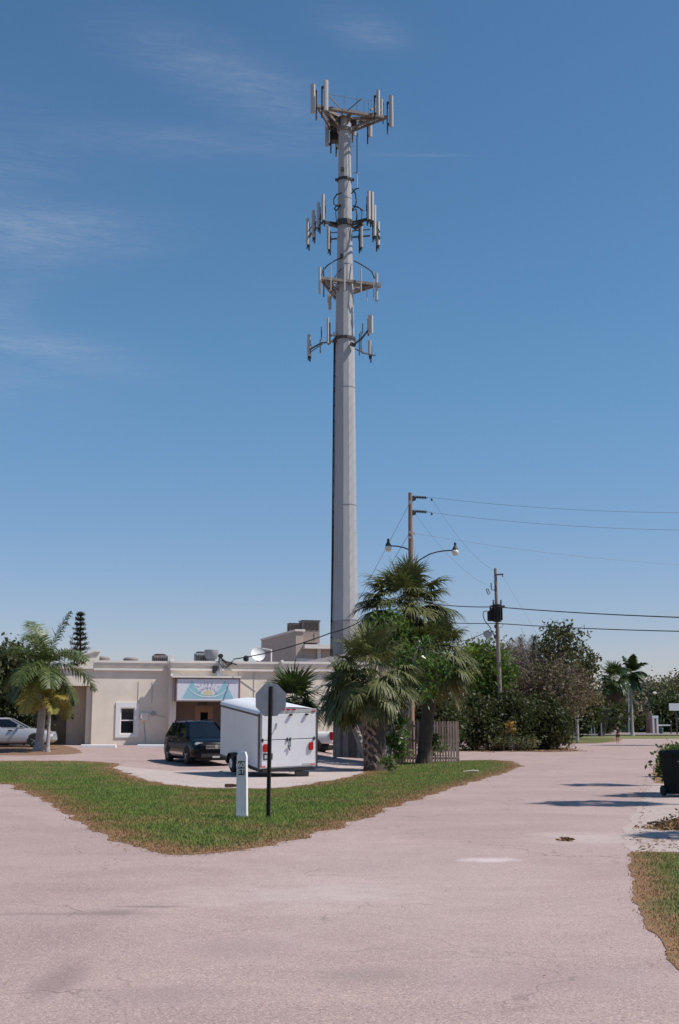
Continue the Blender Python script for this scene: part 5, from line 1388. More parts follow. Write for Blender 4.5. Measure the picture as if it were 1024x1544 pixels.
# ------------------------------------------------------------------ wheeled bin, palm debris
bp = G(1027, 1202); 
t = thing('wheeled_bin', 'dark green black wheeled refuse bin standing at the end of the driveway', 'wheeled bin', (bp.x + .02, bp.y + .25, 0.012), R(14))
m_bin = mat('dark_green_plastic', (0.005, 0.009, 0.008), 0.75, 0, .2, spec=.2)
m = MB(); v_, f_ = loft([[V((x * k, y * k + oy, z)) for x, y in ((-.24, -.28), (.24, -.28), (.27, -.24), (.27, .24), (.24, .28), (-.24, .28), (-.27, .24), (-.27, -.24))] for k, z, oy in ((.88, .06, .02), (1.0, .5, .0), (1.12, .93, -.02), (1.2, .94, -.02), (1.2, .99, -.02))]); m.add(v_, f_); m.build('bin_body', m_bin, t, smooth=True, ang=30)
m = MB(); v_, f_ = loft([[V((x * k, y * k - .02, z)) for x, y in ((-.24, -.28), (.24, -.28), (.27, -.24), (.27, .24), (.24, .28), (-.24, .28), (-.27, .24), (-.27, -.24))] for k, z in ((1.24, .985), (1.25, 1.02), (1.1, 1.06), (.7, 1.08))]); m.add(v_, f_); m.build('lid', m_bin, t, smooth=True, ang=30)
m = MB(); m.tube([(-.25, .36, .96), (-.25, .42, .98), (.25, .42, .98), (.25, .36, .96)], .018, 6); m.build('bin_handle', m_plastic, t)
for sg in (-1, 1):
    m = MB(); m.lathe((sg * .28, .22, .12), [(.05, -.03), (.12, -.03), (.12, .03), (.05, .03)], 16, M=Matrix.Rotation(PI / 2, 3, 'Y')); m.build('wheel', m_tyre, t)
m = MB(); m.box((-.1, -.315, .82), (.16, .012, .03)); m.build('bin_mark', mat('grey_print', (.2, .22, .21), .5), t)
# heap of dead palm leaves by the kerb
rng = np.random.default_rng(77); c_ = G(1010, 1250)
t = thing('palm_debris', 'heap of dry brown palm boots and leaves lying on the pale driveway', 'debris heap', (c_.x, c_.y, .01), world=True)
N = 1500; cen = np.column_stack([c_.x + .22 + rng.normal(0, .24, N), c_.y + rng.normal(0, .20, N), np.abs(rng.normal(0, .075, N)) + .02])
cen[:, 2] *= np.exp(-((cen[:, 0] - c_.x - .25) / .5) ** 2)
v_, f_ = leaf_quads(cen, .045, rng, .5, .3); np_mesh('leaf_heap', v_, f_, m_dead, t)
m = MB()
for i in range(16):
    a = rng.uniform(-.5, .5); p = V((c_.x + .1 + rng.normal(0, .16), c_.y + rng.normal(0, .15), .03 + rng.uniform(0, .07))); q = p + V((math.cos(a) * .3, math.sin(a) * .3, rng.uniform(-.03, .08)))
    m.tube([p, p.lerp(q, .5) + V((0, 0, .03)), q], [.022, .018, .008], 5)
m.build('palm_boots', m_bark_dk, t)
c_ = G(853, 1267.5)
t = thing('fallen_leaf', 'single curled brown palm leaf scrap lying on the open road', 'fallen leaf', (c_.x, c_.y, .004), world=True)
N = 60; cen = np.column_stack([c_.x + rng.normal(0, .055, N), c_.y + rng.normal(0, .05, N), np.abs(rng.normal(0, .012, N)) + .012]); v_, f_ = leaf_quads(cen, .05, rng, .6, .35); np_mesh('dry_leaf', v_, f_, m_dead, t)
c_ = G(712, 1165)
t = thing('fallen_frond', 'pale dry palm frond stalk lying on the grass near the picket fence', 'fallen frond', (c_.x, c_.y, .03), world=True)
m = MB(); m.tube([c_ + V((-.35, -.15, .04)), c_ + V((0, .05, .07)), c_ + V((.25, .3, .04))], [.015, .03, .04], 6); m.build('stalk', m_royalbark, t)

# ------------------------------------------------------------------ utility poles, lamps, wires
UY = 60.0; ub = at(620, 1095, UY)
t = thing('utility_pole', 'tall brown wooden utility pole with two curved lamp arms, behind the fan palms', 'utility pole', (ub.x, UY, 0), world=True)
pt_ = at(618.8, 743, UY)
m = MB(); m.tube([(ub.x, UY, -.1), V((ub.x, UY, 0)).lerp(pt_, .5), pt_], [.17, .14, .105], 14); m.build('pole', m_polewood, t, smooth=True)
def U(x, y, dy=0): return at(x, y, UY + dy)
for y in (749.5, 771):
    m = MB(); L0 = U(624, y); m.bar(U(621, y + 3), U(626, y + 1), .12, .25)
    n = 7
    m.tube([U(625, y), U(645.5, y + 1)], .025, 6)
    for k in range(n):
        c0 = U(627.5 + k * 2.4, y + k * .14); m.lathe(c0, [(.02, -.04), (.075, -.03), (.085, 0), (.05, .03), (.02, .04)], 10, M=Matrix.Rotation(PI / 2, 3, 'Y'))
    m.build('insulator', m_steel_dark, t, smooth=True)
    m = MB(); m.bbox(U(651, y + 4), (.09, .09, .12), .02); m.tube([U(646, y + 1), U(651, y + 1.6), U(651, y + 4)], .012, 4); m.build('line_clamp', m_steel_dark, t)
m = MB(); m.bbox(U(618.5, 758, -.15), (.16, .1, .22), .03); m.bbox(U(618.2, 803, -.15), (.2, .12, .12), .03); m.bbox(U(618, 811, -.15), (.2, .12, .12), .03); m.tube([U(622, 802), U(625, 802), U(625, 806), U(622, 806)], .02, 5); m.tube([U(622, 804), U(628.5, 804.5)], .015, 5)
m.tube([U(622, 806, -.1), U(625, 830, -.1), U(626, 845, -.1), U(622, 852, -.1)], .016, 5)
m.build('pole_hardware', m_galv, t)
m_globe = mat('frosted_lamp_globe', (0.80, 0.72, 0.66), .25, 0, .1)
def lamp(pts, gx, gy):
    m = MB(); m.tube([U(x, y, dy) for x, y, dy in pts], .033, 8); a = m.build('lamp_arm', m_steel_dark, t, smooth=True)
    x, y, dy = pts[-1]
    c0 = U(gx, gy, dy)
    m = MB(); m.lathe(c0, [(.05, .30), (.07, .42), (.05, .50), (.02, .52)], 10); m.lathe(c0, [(.16, .12), (.13, .22), (.06, .34)], 12); m.build('lamp_head', m_steel_dark, t, smooth=True)
    m = MB(); m.lathe(c0, [(.02, -.17), (.10, -.15), (.165, -.06), (.18, .02), (.165, .10), (.12, .13)], 16); m.build('lamp_globe', m_globe, t, smooth=True, ang=80)
lamp([(622, 852, 0), (634, 843.5, -.1), (648, 835.5, -.2), (660, 832, -.3), (672, 830.3, -.4), (683, 829.8, -.5)], 686.5, 833)
lamp([(617, 829, 0), (610, 826, .1), (600, 823.7, .2), (588, 823, .3)], 585.5, 827)

PY = 80.0; pb = at(756, 1095, PY)
t = thing('utility_pole', 'grey wooden utility pole carrying black transformer cans above the hedge', 'utility pole', (pb.x, PY, 0), world=True)
Q = lambda x, y, dy=0: at(x, y, PY + dy)
ptop = Q(746.8, 857)
m = MB(); m.tube([(pb.x, PY, -.1), V((pb.x, PY, 0)).lerp(ptop, .5), ptop], [.17, .14, .095], 12); m.build('pole', m_polegrey, t, smooth=True)
for k_, (x, w_, y0, y1) in enumerate(((739.5, 9.0, 921, 936.5), (749.8, 13.5, 911, 937.5))):
    m = MB(); a = Q(x, y1, -.55 - (k_ == 1) * .15); b_ = Q(x, y0, -.55 - (k_ == 1) * .15); hh = b_.z - a.z; rr_ = w_ * PY / F / 2
    m.lathe(a, [(rr_ * .8, 0), (rr_, .04), (rr_, hh - .1), (rr_ * 1.05, hh - .09), (rr_ * 1.05, hh - .04), (rr_ * .6, hh)], 20)
    if k_: 
        for q_ in range(12):
            an = q_ * PI / 6; m.box((0, 0, 0), (rr_ * .3, .03, hh * .7), M=Matrix.Translation((a.x, a.y, a.z + hh * .45)) @ Matrix.Rotation(an, 4, 'Z') @ Matrix.Translation((rr_ * 1.1, 0, 0)))
    tr_ = m.build('transformer', m_black, t, smooth=True, ang=30)
    m = MB()
    for dx in ((-.25, .25) if k_ else (0,)):
        m.lathe(b_ + V((dx, 0, -.02)), [(.05, 0), (.07, .06), (.05, .1), (.07, .16), (.05, .2), (.06, .26), (.03, .32)], 8)
    m.build('bushing', m_steel_dark, tr_)
m = MB(); m.box(Q(750, 914, -.4), (1.0, .12, .1)); m.bar(Q(747, 866.5, -.1), Q(759, 866, -.1), .09, .09); m.tube([Q(758, 866, -.1), Q(757.6, 870, -.1)], .03, 5)
m.bar(Q(740.5, 879, -.3), Q(741, 888, -.3), .06); m.bar(Q(741, 889, -.3), Q(747, 890, -.1), .05); m.bbox(Q(747.5, 887, -.2), (.12, .12, .4), .03)
m.tube([Q(733, 888.5, -.4), Q(736, 888, -.4), Q(739, 894.5, -.4), Q(736.5, 896.8, -.4), Q(733, 889, -.4)], .035, 5)
m.bbox(Q(747, 944.5, -.2), (.14, .14, .25), .03); m.bbox(Q(747.3, 953, -.2), (.1, .1, .12), .03); m.tube([Q(740, 950, -.2), Q(747.5, 961, -.2)], .05, 5); m.bbox(Q(747, 960, -.25), (.22, .12, .28), .04)
m.build('crossarm', m_steel_dark, t)
m = MB(); m.tube([Q(734, 921, -.5), Q(729.5, 922, -.5), Q(728.3, 928, -.5), Q(731, 936, -.5), Q(736, 942, -.5), Q(740.5, 948, -.4)], .03, 5); m.tube([Q(757, 940, -.1), Q(759, 942, -.1), Q(757, 946, -.1), Q(753, 946, -.1)], .014, 4); m.build('drop_cable', m_wire, t)
# tilted flood lamp below
m = MB(); c0 = Q(735.5, 957, -.6); m.bbox((0, 0, 0), (.52, .35, .42), .06, M=Matrix.Translation(c0) @ Matrix.Rotation(R(28), 4, 'Y')); fl_ = m.build('flood_lamp', m_acgrey, t)
m = MB(); m.box((.03, -.0, .235), (.44, .3, .03), M=Matrix.Translation(c0) @ Matrix.Rotation(R(28), 4, 'Y')); m.build('lamp_lens', m_lens, fl_)

def wire(label, a, b, sag, r, m_=None, n=22, group=None, name='power_line'):
    pts = []
    for i in range(n + 1):
        s_ = i / n; p = a.lerp(b, s_); p.z -= sag * 4 * s_ * (1 - s_); pts.append(p)
    m = MB(); m.tube([p for p in pts], r, 5); o = m.build(name, m_ or m_wire_thin)
    tag(o, label, 'power line', group); return o
def far_end(px0, py0, Y0, px1, py1, Y1, k):
    a = at(px0, py0, Y0); b = at(px1, py1, Y1); return a, a + (b - a) * k
g_ = 'overhead wires crossing the sky'
a, b_ = far_end(651, 750, UY, 1024, 760, 56, 1.6); wire('topmost thin wire running right from the lamp pole', a, b_, .45, .008, group=g_)
a, b_ = far_end(651, 773, UY, 1024, 786, 56, 1.6); wire('second thin wire from the top running right from the lamp pole', a, b_, .45, .008, group=g_)
a, b_ = far_end(628, 804.5, UY, 1024, 838, 62, 1.6); wire('third thin wire running right from the lamp pole, sloping below the upper two', a, b_, .5, .007, group=g_)
a, b_ = far_end(747, 915, PY - .6, 1024, 927, 62, 1.5); wire('upper thick black cable crossing the transformer pole to the right', a, b_, .15, .032, m_wire, group=g_)
a2 = at(640, 909, 84); wire('upper thick black cable between the fan palms and the transformer pole', a2, a, .1, .032, m_wire, group=g_)
a, b_ = far_end(750, 940, PY - .3, 1024, 948, 62, 1.5); wire('lower thick black cable crossing the transformer pole to the right', a, b_, .15, .028, m_wire, group=g_)
wire('lower thick black cable between the fan palms and the transformer pole', at(600, 934, 84), a, .1, .028, m_wire, group=g_)
wire('service cable sagging left from the transformer pole towards the palms', Q(740.5, 948, -.4), at(640, 968, 62), .4, .03, m_wire, group=g_)
wire('black service cable rising from the front building mast past the tower', at(352, 994, Ym - .05), at(497, 955, 64), .16, .032, m_wire, group=g_)
wire('black service cable passing in front of the tower into the palms', at(497, 955, 64), at(545, 936, 61), .08, .032, m_wire, group=g_)
wire('service cable from the tower side to the lamp pole', at(545, 936, 61), at(619, 965, UY), .2, .035, m_wire, group=g_)
wire('upper steel guy wire slanting down left from the lamp pole', U(616, 762), at(520, 945, 63), 0.0, .010, group=g_)
wire('lower steel guy wire slanting down left from the lamp pole', U(616, 806), at(540, 935, 62), 0.0, .010, group=g_)
wire('thin wire sagging from the upper bracket of the lamp pole to the transformer pole', U(651, 752), Q(747, 862), .5, .006, group=g_)
wire('thin wire sagging from the lower bracket of the lamp pole to the transformer pole', U(627, 776), Q(742, 885), .6, .006, group=g_)
wire('thin guy wire slanting down right from the transformer pole', Q(758, 868), Q(812, 960), 0, .006, group=g_)

# ------------------------------------------------------------------ palms
lf_sabal = leafmat('fan_palm_leaf', (0.235, 0.225, 0.095), (0.045, 0.060, 0.022), (0.095, 0.110, 0.042), rough=.5, transl=.16, big=1.2, small=7)
lf_sabal2 = leafmat('fan_palm_leaf_dark', (0.07, 0.10, 0.030), (0.035, 0.06, 0.018), (0.05, 0.085, 0.03), rough=.42, transl=.2, big=1.2, small=7)
lf_dead = leafmat('dead_fan_leaf', (0.42, 0.33, 0.15), (0.20, 0.14, 0.07), (0.32, 0.27, 0.12), rough=.8, transl=.15)
lf_stalk = mat('palm_stalk', (0.22, 0.23, 0.09), .6, 0, .2)
SM = {'leaf': lf_sabal, 'dead': lf_dead, 'stalk': lf_stalk, 'trunk': m_palmbark}
SMd = {'leaf': lf_sabal2, 'dead': lf_dead, 'stalk': lf_stalk, 'trunk': m_bark_dk}
def base_at(px, Y): p = at(px, 1100, Y); return V((p.x, Y, terr(p.x, Y)))
# front palm with the thick booted trunk
pa = G(566, 1162)
fan_palm('fan_palm', 'short fan palm with the thick trunk of crossed leaf boots, at the lawn edge', pa, at(558, 1024, pa.y), 2.0, 80, .36, SM, 5, dead=.06, lowest=-44, pet=.58, droop=1.1)
fan_palm('fan_palm', 'low dark fan palm with pale leaning trunk, behind and left of the booted palm', base_at(560, 47), at(520, 1044, 47.5), 1.4, 46, .13, SMd, 8, boots=False, dead=.06, lowest=-60, pet=.4, trunk_mat=m_royalbark)
fan_palm('fan_palm', 'fan palm with the dark straight trunk before the picket fence, yellow leaves hanging low', base_at(638, 53.2), at(658, 995, 53), 2.0, 76, .27, SM, 14, boots=False, dead=.18, lowest=-58, pet=.58, droop=1.1, trunk_mat=m_bark_dk)
fan_palm('fan_palm', 'tallest fan palm of the clump, its crown just below the lamp arms', base_at(600, 56), at(612, 928, 55), 2.6, 165, .17, SM, 21, boots=False, dead=.12, lowest=-64, pet=.62, droop=1.1)
fan_palm('fan_palm', 'bushy low fan palm growing behind the white trailer against the facade', base_at(440, 58), at(441, 1060, 58), 1.75, 40, .22, SMd, 33, dead=.0, lowest=-30, pet=.38, droop=.45)
# royal palm and the young yellow one
lf_roy = leafmat('feather_palm_leaf', (0.17, 0.21, 0.06), (0.05, 0.075, 0.024), (0.09, 0.125, 0.035), rough=.42, transl=.28, big=1, small=6)
lf_yel = leafmat('yellow_palm_leaf', (0.33, 0.31, 0.07), (0.20, 0.22, 0.05), (0.40, 0.30, 0.08), rough=.5, transl=.3)
def feather_palm(name, label, base, crown, r, nfr, rb, rt, mats, seed, shaft=None, bulge=0.0, **kw):
    rng = np.random.default_rng(seed); base = V(base); crown = V(crown); t = thing(name, label, 'palm tree', base, world=True)
    m = MB(); pts, rs = [], []
    for i in range(15):
        s_ = i / 14; p = base.lerp(crown, s_); pts.append(p); rs.append(rb + (rt - rb) * min(1, s_ * 1.2) + rb * .75 * math.exp(-s_ * 14) + bulge * math.exp(-((s_ - .45) / .2) ** 2))
    pts[0].z -= .06
    m.tube(pts, rs, 14); m.build('trunk', m_royalbark, t, smooth=True, ang=60)
    if shaft:
        m = MB(); m.tube([crown - V((0, 0, shaft)), crown - V((0, 0, shaft * .5)), crown + V((0, 0, .1))], [rt * 1.1, rt * 1.25, rt * .7], 12); m.build('crownshaft', mats[2], t, smooth=True)
    f = Fol(); pinnate_crown(f, np.array(crown), r, nfr, rng, **kw); f.build('crown', mats, t); return t
gr_sh = mat('green_crownshaft', (0.13, 0.17, 0.07), .5, 0, .3)
feather_palm('royal_palm', 'feather palm with a stout pale grey trunk beside the silver car', base_at(60, 58.2), at(69, 1003, 58), 2.9, 17, .19, .17, [lf_roy, lf_yel, gr_sh], 9, shaft=.7, lowest=-42, nl=46, wid=.05, dead=.12, llen=.27, top=72, droop=2.1)
feather_palm('young_palm', 'small yellowing feather palm with thin bottle shaped trunk, in front of the royal palm', base_at(73, 57.2), at(76, 1054, 57.2), 1.15, 11, .09, .06, [lf_yel, lf_yel, gr_sh], 6, shaft=.25, lowest=-35, nl=26, wid=.045, dead=.2, llen=.34, droop=1.4)

# far palms by the cross street
ff_ = {'leaf': lf_sabal2, 'dead': leafmat('brown_fan_leaf', (.16, .10, .06), (.09, .055, .035), transl=.1), 'stalk': lf_stalk, 'trunk': m_bark_dk}
fp = fan_palm('fan_palm', 'distant leaning fan palm with a skirt of brown leaves, left of the slender palm', base_at(906, 172), at(926, 1027, 172), 2.9, 55, .42, ff_, 41, boots=False, dead=.35, lowest=-75, pet=.5, seg=16)
feather_palm('royal_palm', 'distant tall slender feather palm with a straight pale trunk by the cross street', base_at(953.5, 181), at(951, 1016, 181), 3.3, 19, .20, .15, [lf_sabal2, lf_sabal2, gr_sh], 44, shaft=.9, lowest=-55, nl=26, wid=.26, dead=0, llen=.26, droop=1.6)
# palms outside the frame on the right whose shadows lie across the road
def off_palm(tx, ty, h, r, seed, label, thin=.13):
    return fan_palm('fan_palm', label, (tx, ty, 0), (tx + .1, ty, h), r, 30, thin, SMd, seed, boots=False, dead=.1, lowest=-50, seg=14)
off_palm(11.4, 25.6, 8.4, 1.15, 61, 'fan palm standing right of the driveway, outside the picture')
off_palm(12.6, 28.6, 7.6, .95, 62, 'fan palm standing behind the dark bin, outside the picture')
off_palm(33, 97.5, 14, 2.4, 64, 'tall fan palm far up the road, outside the picture', thin=.2)
off_palm(13.5, 33.6, 9.0, .9, 63, 'fan palm standing farther behind the dark bin, outside the picture')
off_palm(10.9, 18.0, 8.0, .8, 65, 'fan palm standing by the near lawn, outside the picture')

# ------------------------------------------------------------------ broadleaf trees and shrubs
m_bk = m_bark; m_twp = mat('pinkish_twig_bark', (0.29, 0.235, 0.21), .95, 0, .3, 4); m_tw = mat('reddish_twig_bark', (0.17, 0.115, 0.10), .95, 0, .3, 4)
lf_bright = leafmat('glossy_bright_leaf', (0.080, 0.165, 0.028), (0.026, 0.060, 0.013), (0.11, 0.17, 0.035), rough=.32, transl=.32)
lf_mid = leafmat('mid_green_leaf', (0.085, 0.155, 0.035), (0.05, 0.095, 0.022), (0.13, 0.17, 0.04), rough=.45, transl=.28)
lf_dark = leafmat('dark_green_leaf', (0.050, 0.068, 0.026), (0.020, 0.030, 0.012), (0.075, 0.075, 0.034), rough=.5, transl=.2)
lf_olive = leafmat('olive_brown_leaf', (0.165, 0.140, 0.075), (0.07, 0.065, 0.032), (0.17, 0.125, 0.08), rough=.6, transl=.22)
lf_grey = leafmat('grey_green_leaf', (0.085, 0.105, 0.045), (0.04, 0.055, 0.025), (0.11, 0.10, 0.05), rough=.7, transl=.2)
lf_brown = leafmat('dry_reddish_leaf', (0.19, 0.135, 0.095), (0.12, 0.085, 0.06), (0.16, 0.13, 0.08), rough=.8, transl=.15)
lf_feath = leafmat('needle_foliage', (0.060, 0.070, 0.048), (0.035, 0.045, 0.032), (0.085, 0.085, 0.06), rough=.7, transl=.1)
lf_lime = leafmat('lime_leaf', (0.30, 0.36, 0.06), (0.17, 0.25, 0.04), rough=.4, transl=.35)
lf_far = leafmat('far_green_leaf', (0.20, 0.19, 0.09), (0.13, 0.125, 0.065), (0.16, 0.14, 0.085), rough=.7, transl=.2, big=.18, small=1.5)
lf_farb = leafmat('hazed_brown_leaf', (0.23, 0.18, 0.14), (0.14, 0.11, 0.085), (0.17, 0.15, 0.10), rough=.8, transl=.15, big=.2, small=1.5)  # lightened brown, distance haze put into the leaf colour
def ptree(name, label, px, py, rpx, rpy, Y, ntips, nleaf, ls, leaf, bark, seed, basepx=None, group=None, cat='tree', depth=None, **kw):
    c = at(px, py, Y); s_ = Y / F / math.cos(math.atan((1091 - py) / F)) 
    rx, rz = rpx * s_, rpy * s_
    b = base_at(basepx if basepx else px, Y)
    return tree(name, label, b, c, (rx, depth or rx, rz), ntips, nleaf, ls, leaf, bark, seed, group=group, cat=cat, **kw)
# umbrella trees growing through the palm clump
ptree('umbrella_tree', 'glossy bright green umbrella tree growing between the booted palm and the dark trunk', 634, 1005, 34, 44, 50.5, 46, 46, .11, lf_bright, m_royalbark, 101, basepx=590, clump=.24, trunk_r=.06, aspect=.38, shell=.3)
ptree('umbrella_tree', 'slender umbrella tree whose leafy top shows under the tallest palm crown', 590, 960, 26, 40, 51.5, 30, 50, .13, lf_mid, m_royalbark, 102, basepx=583, clump=.22, trunk_r=.05, aspect=.38, shell=.3)
ptree('leafy_shrub', 'green shrub with drooping leaves between the booted trunk and the picket fence', 598, 1112, 16, 34, 46, 26, 40, .09, lf_bright, m_bk, 103, clump=.14, trunk_r=.03, cat='shrub', shell=.3, aspect=.4)
ptree('leafy_vine', 'small green creeper clinging to the sunlit picket fence', 655, 1120, 14, 22, 53.8, 18, 22, .07, lf_mid, m_bk, 104, clump=.12, trunk_r=.02, cat='vine', depth=.15, shell=.2)
ptree('leafy_shrub', 'tiny dark shrub at the foot of the booted palm trunk', 588, 1150, 9, 14, 42.6, 14, 24, .05, lf_mid, m_bk, 105, clump=.10, trunk_r=.02, cat='shrub', shell=.2)
# bare stems leaning out of the clump base
t = thing('bare_sapling', 'thin pale bare stems leaning beside the booted palm trunk', 'sapling', G(592, 1155), world=True)
m = MB(); gy = G(592, 1155).y
for pts in (((588, 1156), (594, 1120), (588, 1060)), ((590, 1156), (604, 1122), (616, 1070)), ((586, 1157), (580, 1110), (572, 1062)), ((591, 1155), (592, 1100), (600, 1050))): m.tube([at(x, y, gy + .2 * i) for i, (x, y) in enumerate(pts)], [.035, .028, .015], 6)
m.build('stem', m_royalbark, t)
# hedge and trees right of the fence
ptree('screen_tree', 'leafy mid green tree right of the palm clump, before the transformer pole', 728, 1015, 36, 44, 82, 100, 80, .15, lf_mid, m_bk, 111, clump=.45, trunk_r=.12, basepx=735, shell=.4)
ptree('lime_shrub', 'tall lime green leafy shrub directly right of the palm clump', 708, 1010, 13, 38, 81, 46, 50, .16, lf_lime, m_bk, 70, clump=.28, trunk_r=.06, cat='shrub', shell=.25, aspect=.3)
ptree('hedge_shrub', 'dark shrub of the hedge right beside the picket fence', 712, 1085, 34, 40, 79, 100, 75, .13, lf_dark, m_bark_dk, 112, cat='shrub', clump=.42, trunk_r=.08, shell=.2, group='shrubs of the roadside hedge')
ptree('hedge_shrub', 'dark shrub of the hedge below the transformer pole', 762, 1085, 34, 40, 80.5, 100, 70, .13, lf_dark, m_bark_dk, 113, cat='shrub', clump=.42, trunk_r=.08, shell=.2, group='shrubs of the roadside hedge')
ptree('hedge_shrub', 'rounded dark green shrub at the right end of the hedge, nearest the road', 822, 1092, 34, 37, 82.5, 130, 70, .12, lf_dark, m_bark_dk, 114, cat='shrub', clump=.42, trunk_r=.08, shell=.25, group='shrubs of the roadside hedge')
ptree('hedge_shrub', 'low pale green plants at the foot of the hedge, left of the rounded shrub', 770, 1119, 40, 9, 78, 40, 45, .10, lf_grey, m_bk, 115, cat='shrub', clump=.2, trunk_r=.03, shell=.1, group='shrubs of the roadside hedge')
ptree('hedge_shrub', 'dark shrub filling the ground behind the sunlit picket fence', 652, 1080, 42, 38, 67, 110, 75, .12, lf_dark, m_bark_dk, 121, cat='shrub', clump=.4, trunk_r=.07, shell=.2, group='shrubs of the roadside hedge')
ptree('croton_shrub', 'small shrub with orange and yellow leaves inside the hedge', 771, 1097, 6, 10, 77.6, 10, 14, .09, leafmat('orange_leaf', (.48, .20, .04), (.34, .26, .05), (.12, .14, .04), transl=.3), m_bk, 116, cat='shrub', clump=.16, trunk_r=.03, shell=.1)
ptree('dry_tree', 'half bare tree with reddish brown twigs behind the transformer pole', 742, 1010, 48, 46, 98, 110, 40, .13, lf_brown, m_tw, 117, clump=.6, trunk_r=.16, twig=.022, shell=.4, ntw=5)
ptree('bare_tree', 'bare greyish brown tangle of twigs between the pole and the leaning tree', 792, 1018, 46, 46, 90, 150, 12, .09, lf_brown, m_twp, 118, clump=.7, trunk_r=.14, twig=.022, shell=.1, ntw=9)
ptree('olive_tree', 'spreading tree of small olive brown leaves above the rounded shrub', 836, 1040, 56, 36, 86, 150, 44, .11, lf_olive, m_tw, 119, clump=.6, trunk_r=.16, twig=.02, ntw=5, shell=.2, jag=.3, basepx=815)
ptree('sea_grape_tree', 'tall sparse tree with open branches reaching out right over the road verge', 843, 990, 42, 48, 90, 60, 20, .17, lf_grey, m_bk, 120, clump=.40, trunk_r=.15, twig=.024, shell=.3, basepx=826, jag=.3)
# its long side branches
def side_branch(parent, pts, Y, leaf, seed, n=14):
    rng = np.random.default_rng(seed); m = MB(); P = [at(x, y, Y + i * .2) for i, (x, y) in enumerate(pts)]
    m.tube(P, list(np.linspace(.07, .015, len(P))), 6); cen = []
    for i in range(n):
        k = rng.integers(0, len(P) - 1); p = P[k].lerp(P[k + 1], rng.uniform()); q = p + V(rng.normal(0, .5, 3)); m.tube([p, q], [.018, .008], 3)
        cen.append(np.array(q) + rng.normal(0, .26, (22, 3)))
    m.build('branch', m_bk, parent); v_, f_ = leaf_quads(np.vstack(cen), .15, rng); np_mesh('foliage', v_, f_, leaf, parent)
sg_tree = [o for o in C.objects if o.name.startswith('sea_grape_tree')][0]
side_branch(sg_tree, ((850, 1010), (868, 998), (885, 1000), (896, 1003)), 90, lf_grey, 1, 18)
side_branch(sg_tree, ((850, 1020), (872, 1015), (890, 1012), (903, 1014)), 90, lf_grey, 2, 18)
side_branch(sg_tree, ((840, 990), (845, 960), (846, 944)), 90, lf_grey, 3, 14)
side_branch(sg_tree, ((845, 1000), (862, 978), (880, 975)), 90, lf_grey, 4, 14)
side_branch(sg_tree, ((850, 1035), (875, 1030), (893, 1036), (900, 1042)), 90, lf_olive, 6, 18)
side_branch(sg_tree, ((835, 985), (826, 965), (828, 955)), 90, lf_grey, 5, 12)
# casuarinas behind
def plume(px, py0, py1, w_, Y, seed, label, name='casuarina_tree', leafm=lf_feath, dens=2600, grp='feathery trees behind the hedge'):
    rng = np.random.default_rng(seed); b = base_at(px, Y); top = at(px, py0, Y); bot = at(px, py1, Y); t = thing(name, label, 'tree', b, world=True, group=grp)
    m = MB(); m.tube([b - V((0, 0, .1)), b.lerp(top, .5), top], [.22, .13, .03], 8); m.build('trunk', m_bark_dk, t)
    wr = w_ * Y / F; H = top.z - bot.z; u = rng.uniform(0, 1, dens) ** .8; a = rng.uniform(0, 2 * PI, dens); r_ = wr * (0.25 + .85 * np.sin(np.clip(u * 1.05, 0, 1) * PI) ** .6) * (rng.uniform(.1, 1, dens)) * (1 + .3 * np.sin(u * 17 + a * 2))
    P0 = np.column_stack([top.x + np.cos(a) * r_ * .7, Y + np.sin(a) * r_ * .7, bot.z + H * (1 - u)]); D = np.column_stack([np.cos(a) * .6, np.sin(a) * .6, rng.uniform(.4, 1.3, dens)])
    v_, q_ = blade_strips(P0, D, rng.uniform(.4, 1.0, dens) * wr * .5, np.full(dens, wr * .035), rng.uniform(0, .9, dens), 2); np_mesh('crown', v_, q_, leafm, t)
plume(784, 962, 1050, 15, 112, 1, 'left feathery dark plume tree behind the bare twigs')
plume(805, 960, 1050, 19, 114, 2, 'right, fuller feathery dark plume tree behind the bare twigs')
# tree trunks and dark trees at the far left end of the road
for i, (px_, y0, y1, Y, r_, lab) in enumerate(((855, 1050, 1118, 108, .16, 'slim reddish trunk under the olive tree, left of a pair'), (859, 1050, 1118, 111, .14, 'slim pale trunk under the olive tree, right of a pair'), (870, 1045, 1118, 125, .20, 'pale grey palm trunk standing behind the olive tree'))):
    b = base_at(px_, Y); t = thing('tree_trunk', lab, 'tree', b, world=True); m = MB(); m.tube([b, at(px_, 1078, Y), at(px_ - 1, y0, Y)], [r_, r_ * .85, r_ * .7], 9); m.build('trunk', (m_tw, m_bk, m_royalbark)[i], t, smooth=True)
    rg_ = np.random.default_rng(i + 300); c0 = np.array(at(px_, y0 - 3, Y)); v_, f_ = leaf_quads(c0 + rg_.normal(0, .75, (500, 3)), .17, rg_); np_mesh('crown', v_, f_, lf_olive, t)
ptree('dark_tree', 'dense dark tree under the far end of the hedge, left of the trunks', 862, 1066, 34, 34, 142, 90, 85, .28, lf_dark, m_bark_dk, 130, clump=.9, trunk_r=.2, shell=.2)
ptree('dark_tree', 'dense dark tree behind the leaning distant palm', 893, 1082, 24, 18, 205, 80, 80, .42, lf_dark, m_bark_dk, 131, clump=1.3, trunk_r=.3, shell=.2)
ptree('dark_tree', 'rounded dark tree left of the leaning distant palm', 917, 1076, 22, 16, 240, 70, 75, .45, lf_dark, m_bark_dk, 132, clump=1.4, trunk_r=.3, shell=.3)
ptree('dark_tree', 'brownish green tree between the two distant palms', 940, 1077, 22, 16, 250, 80, 75, .5, lf_farb, m_bark_dk, 133, clump=1.4, trunk_r=.3, shell=.3)
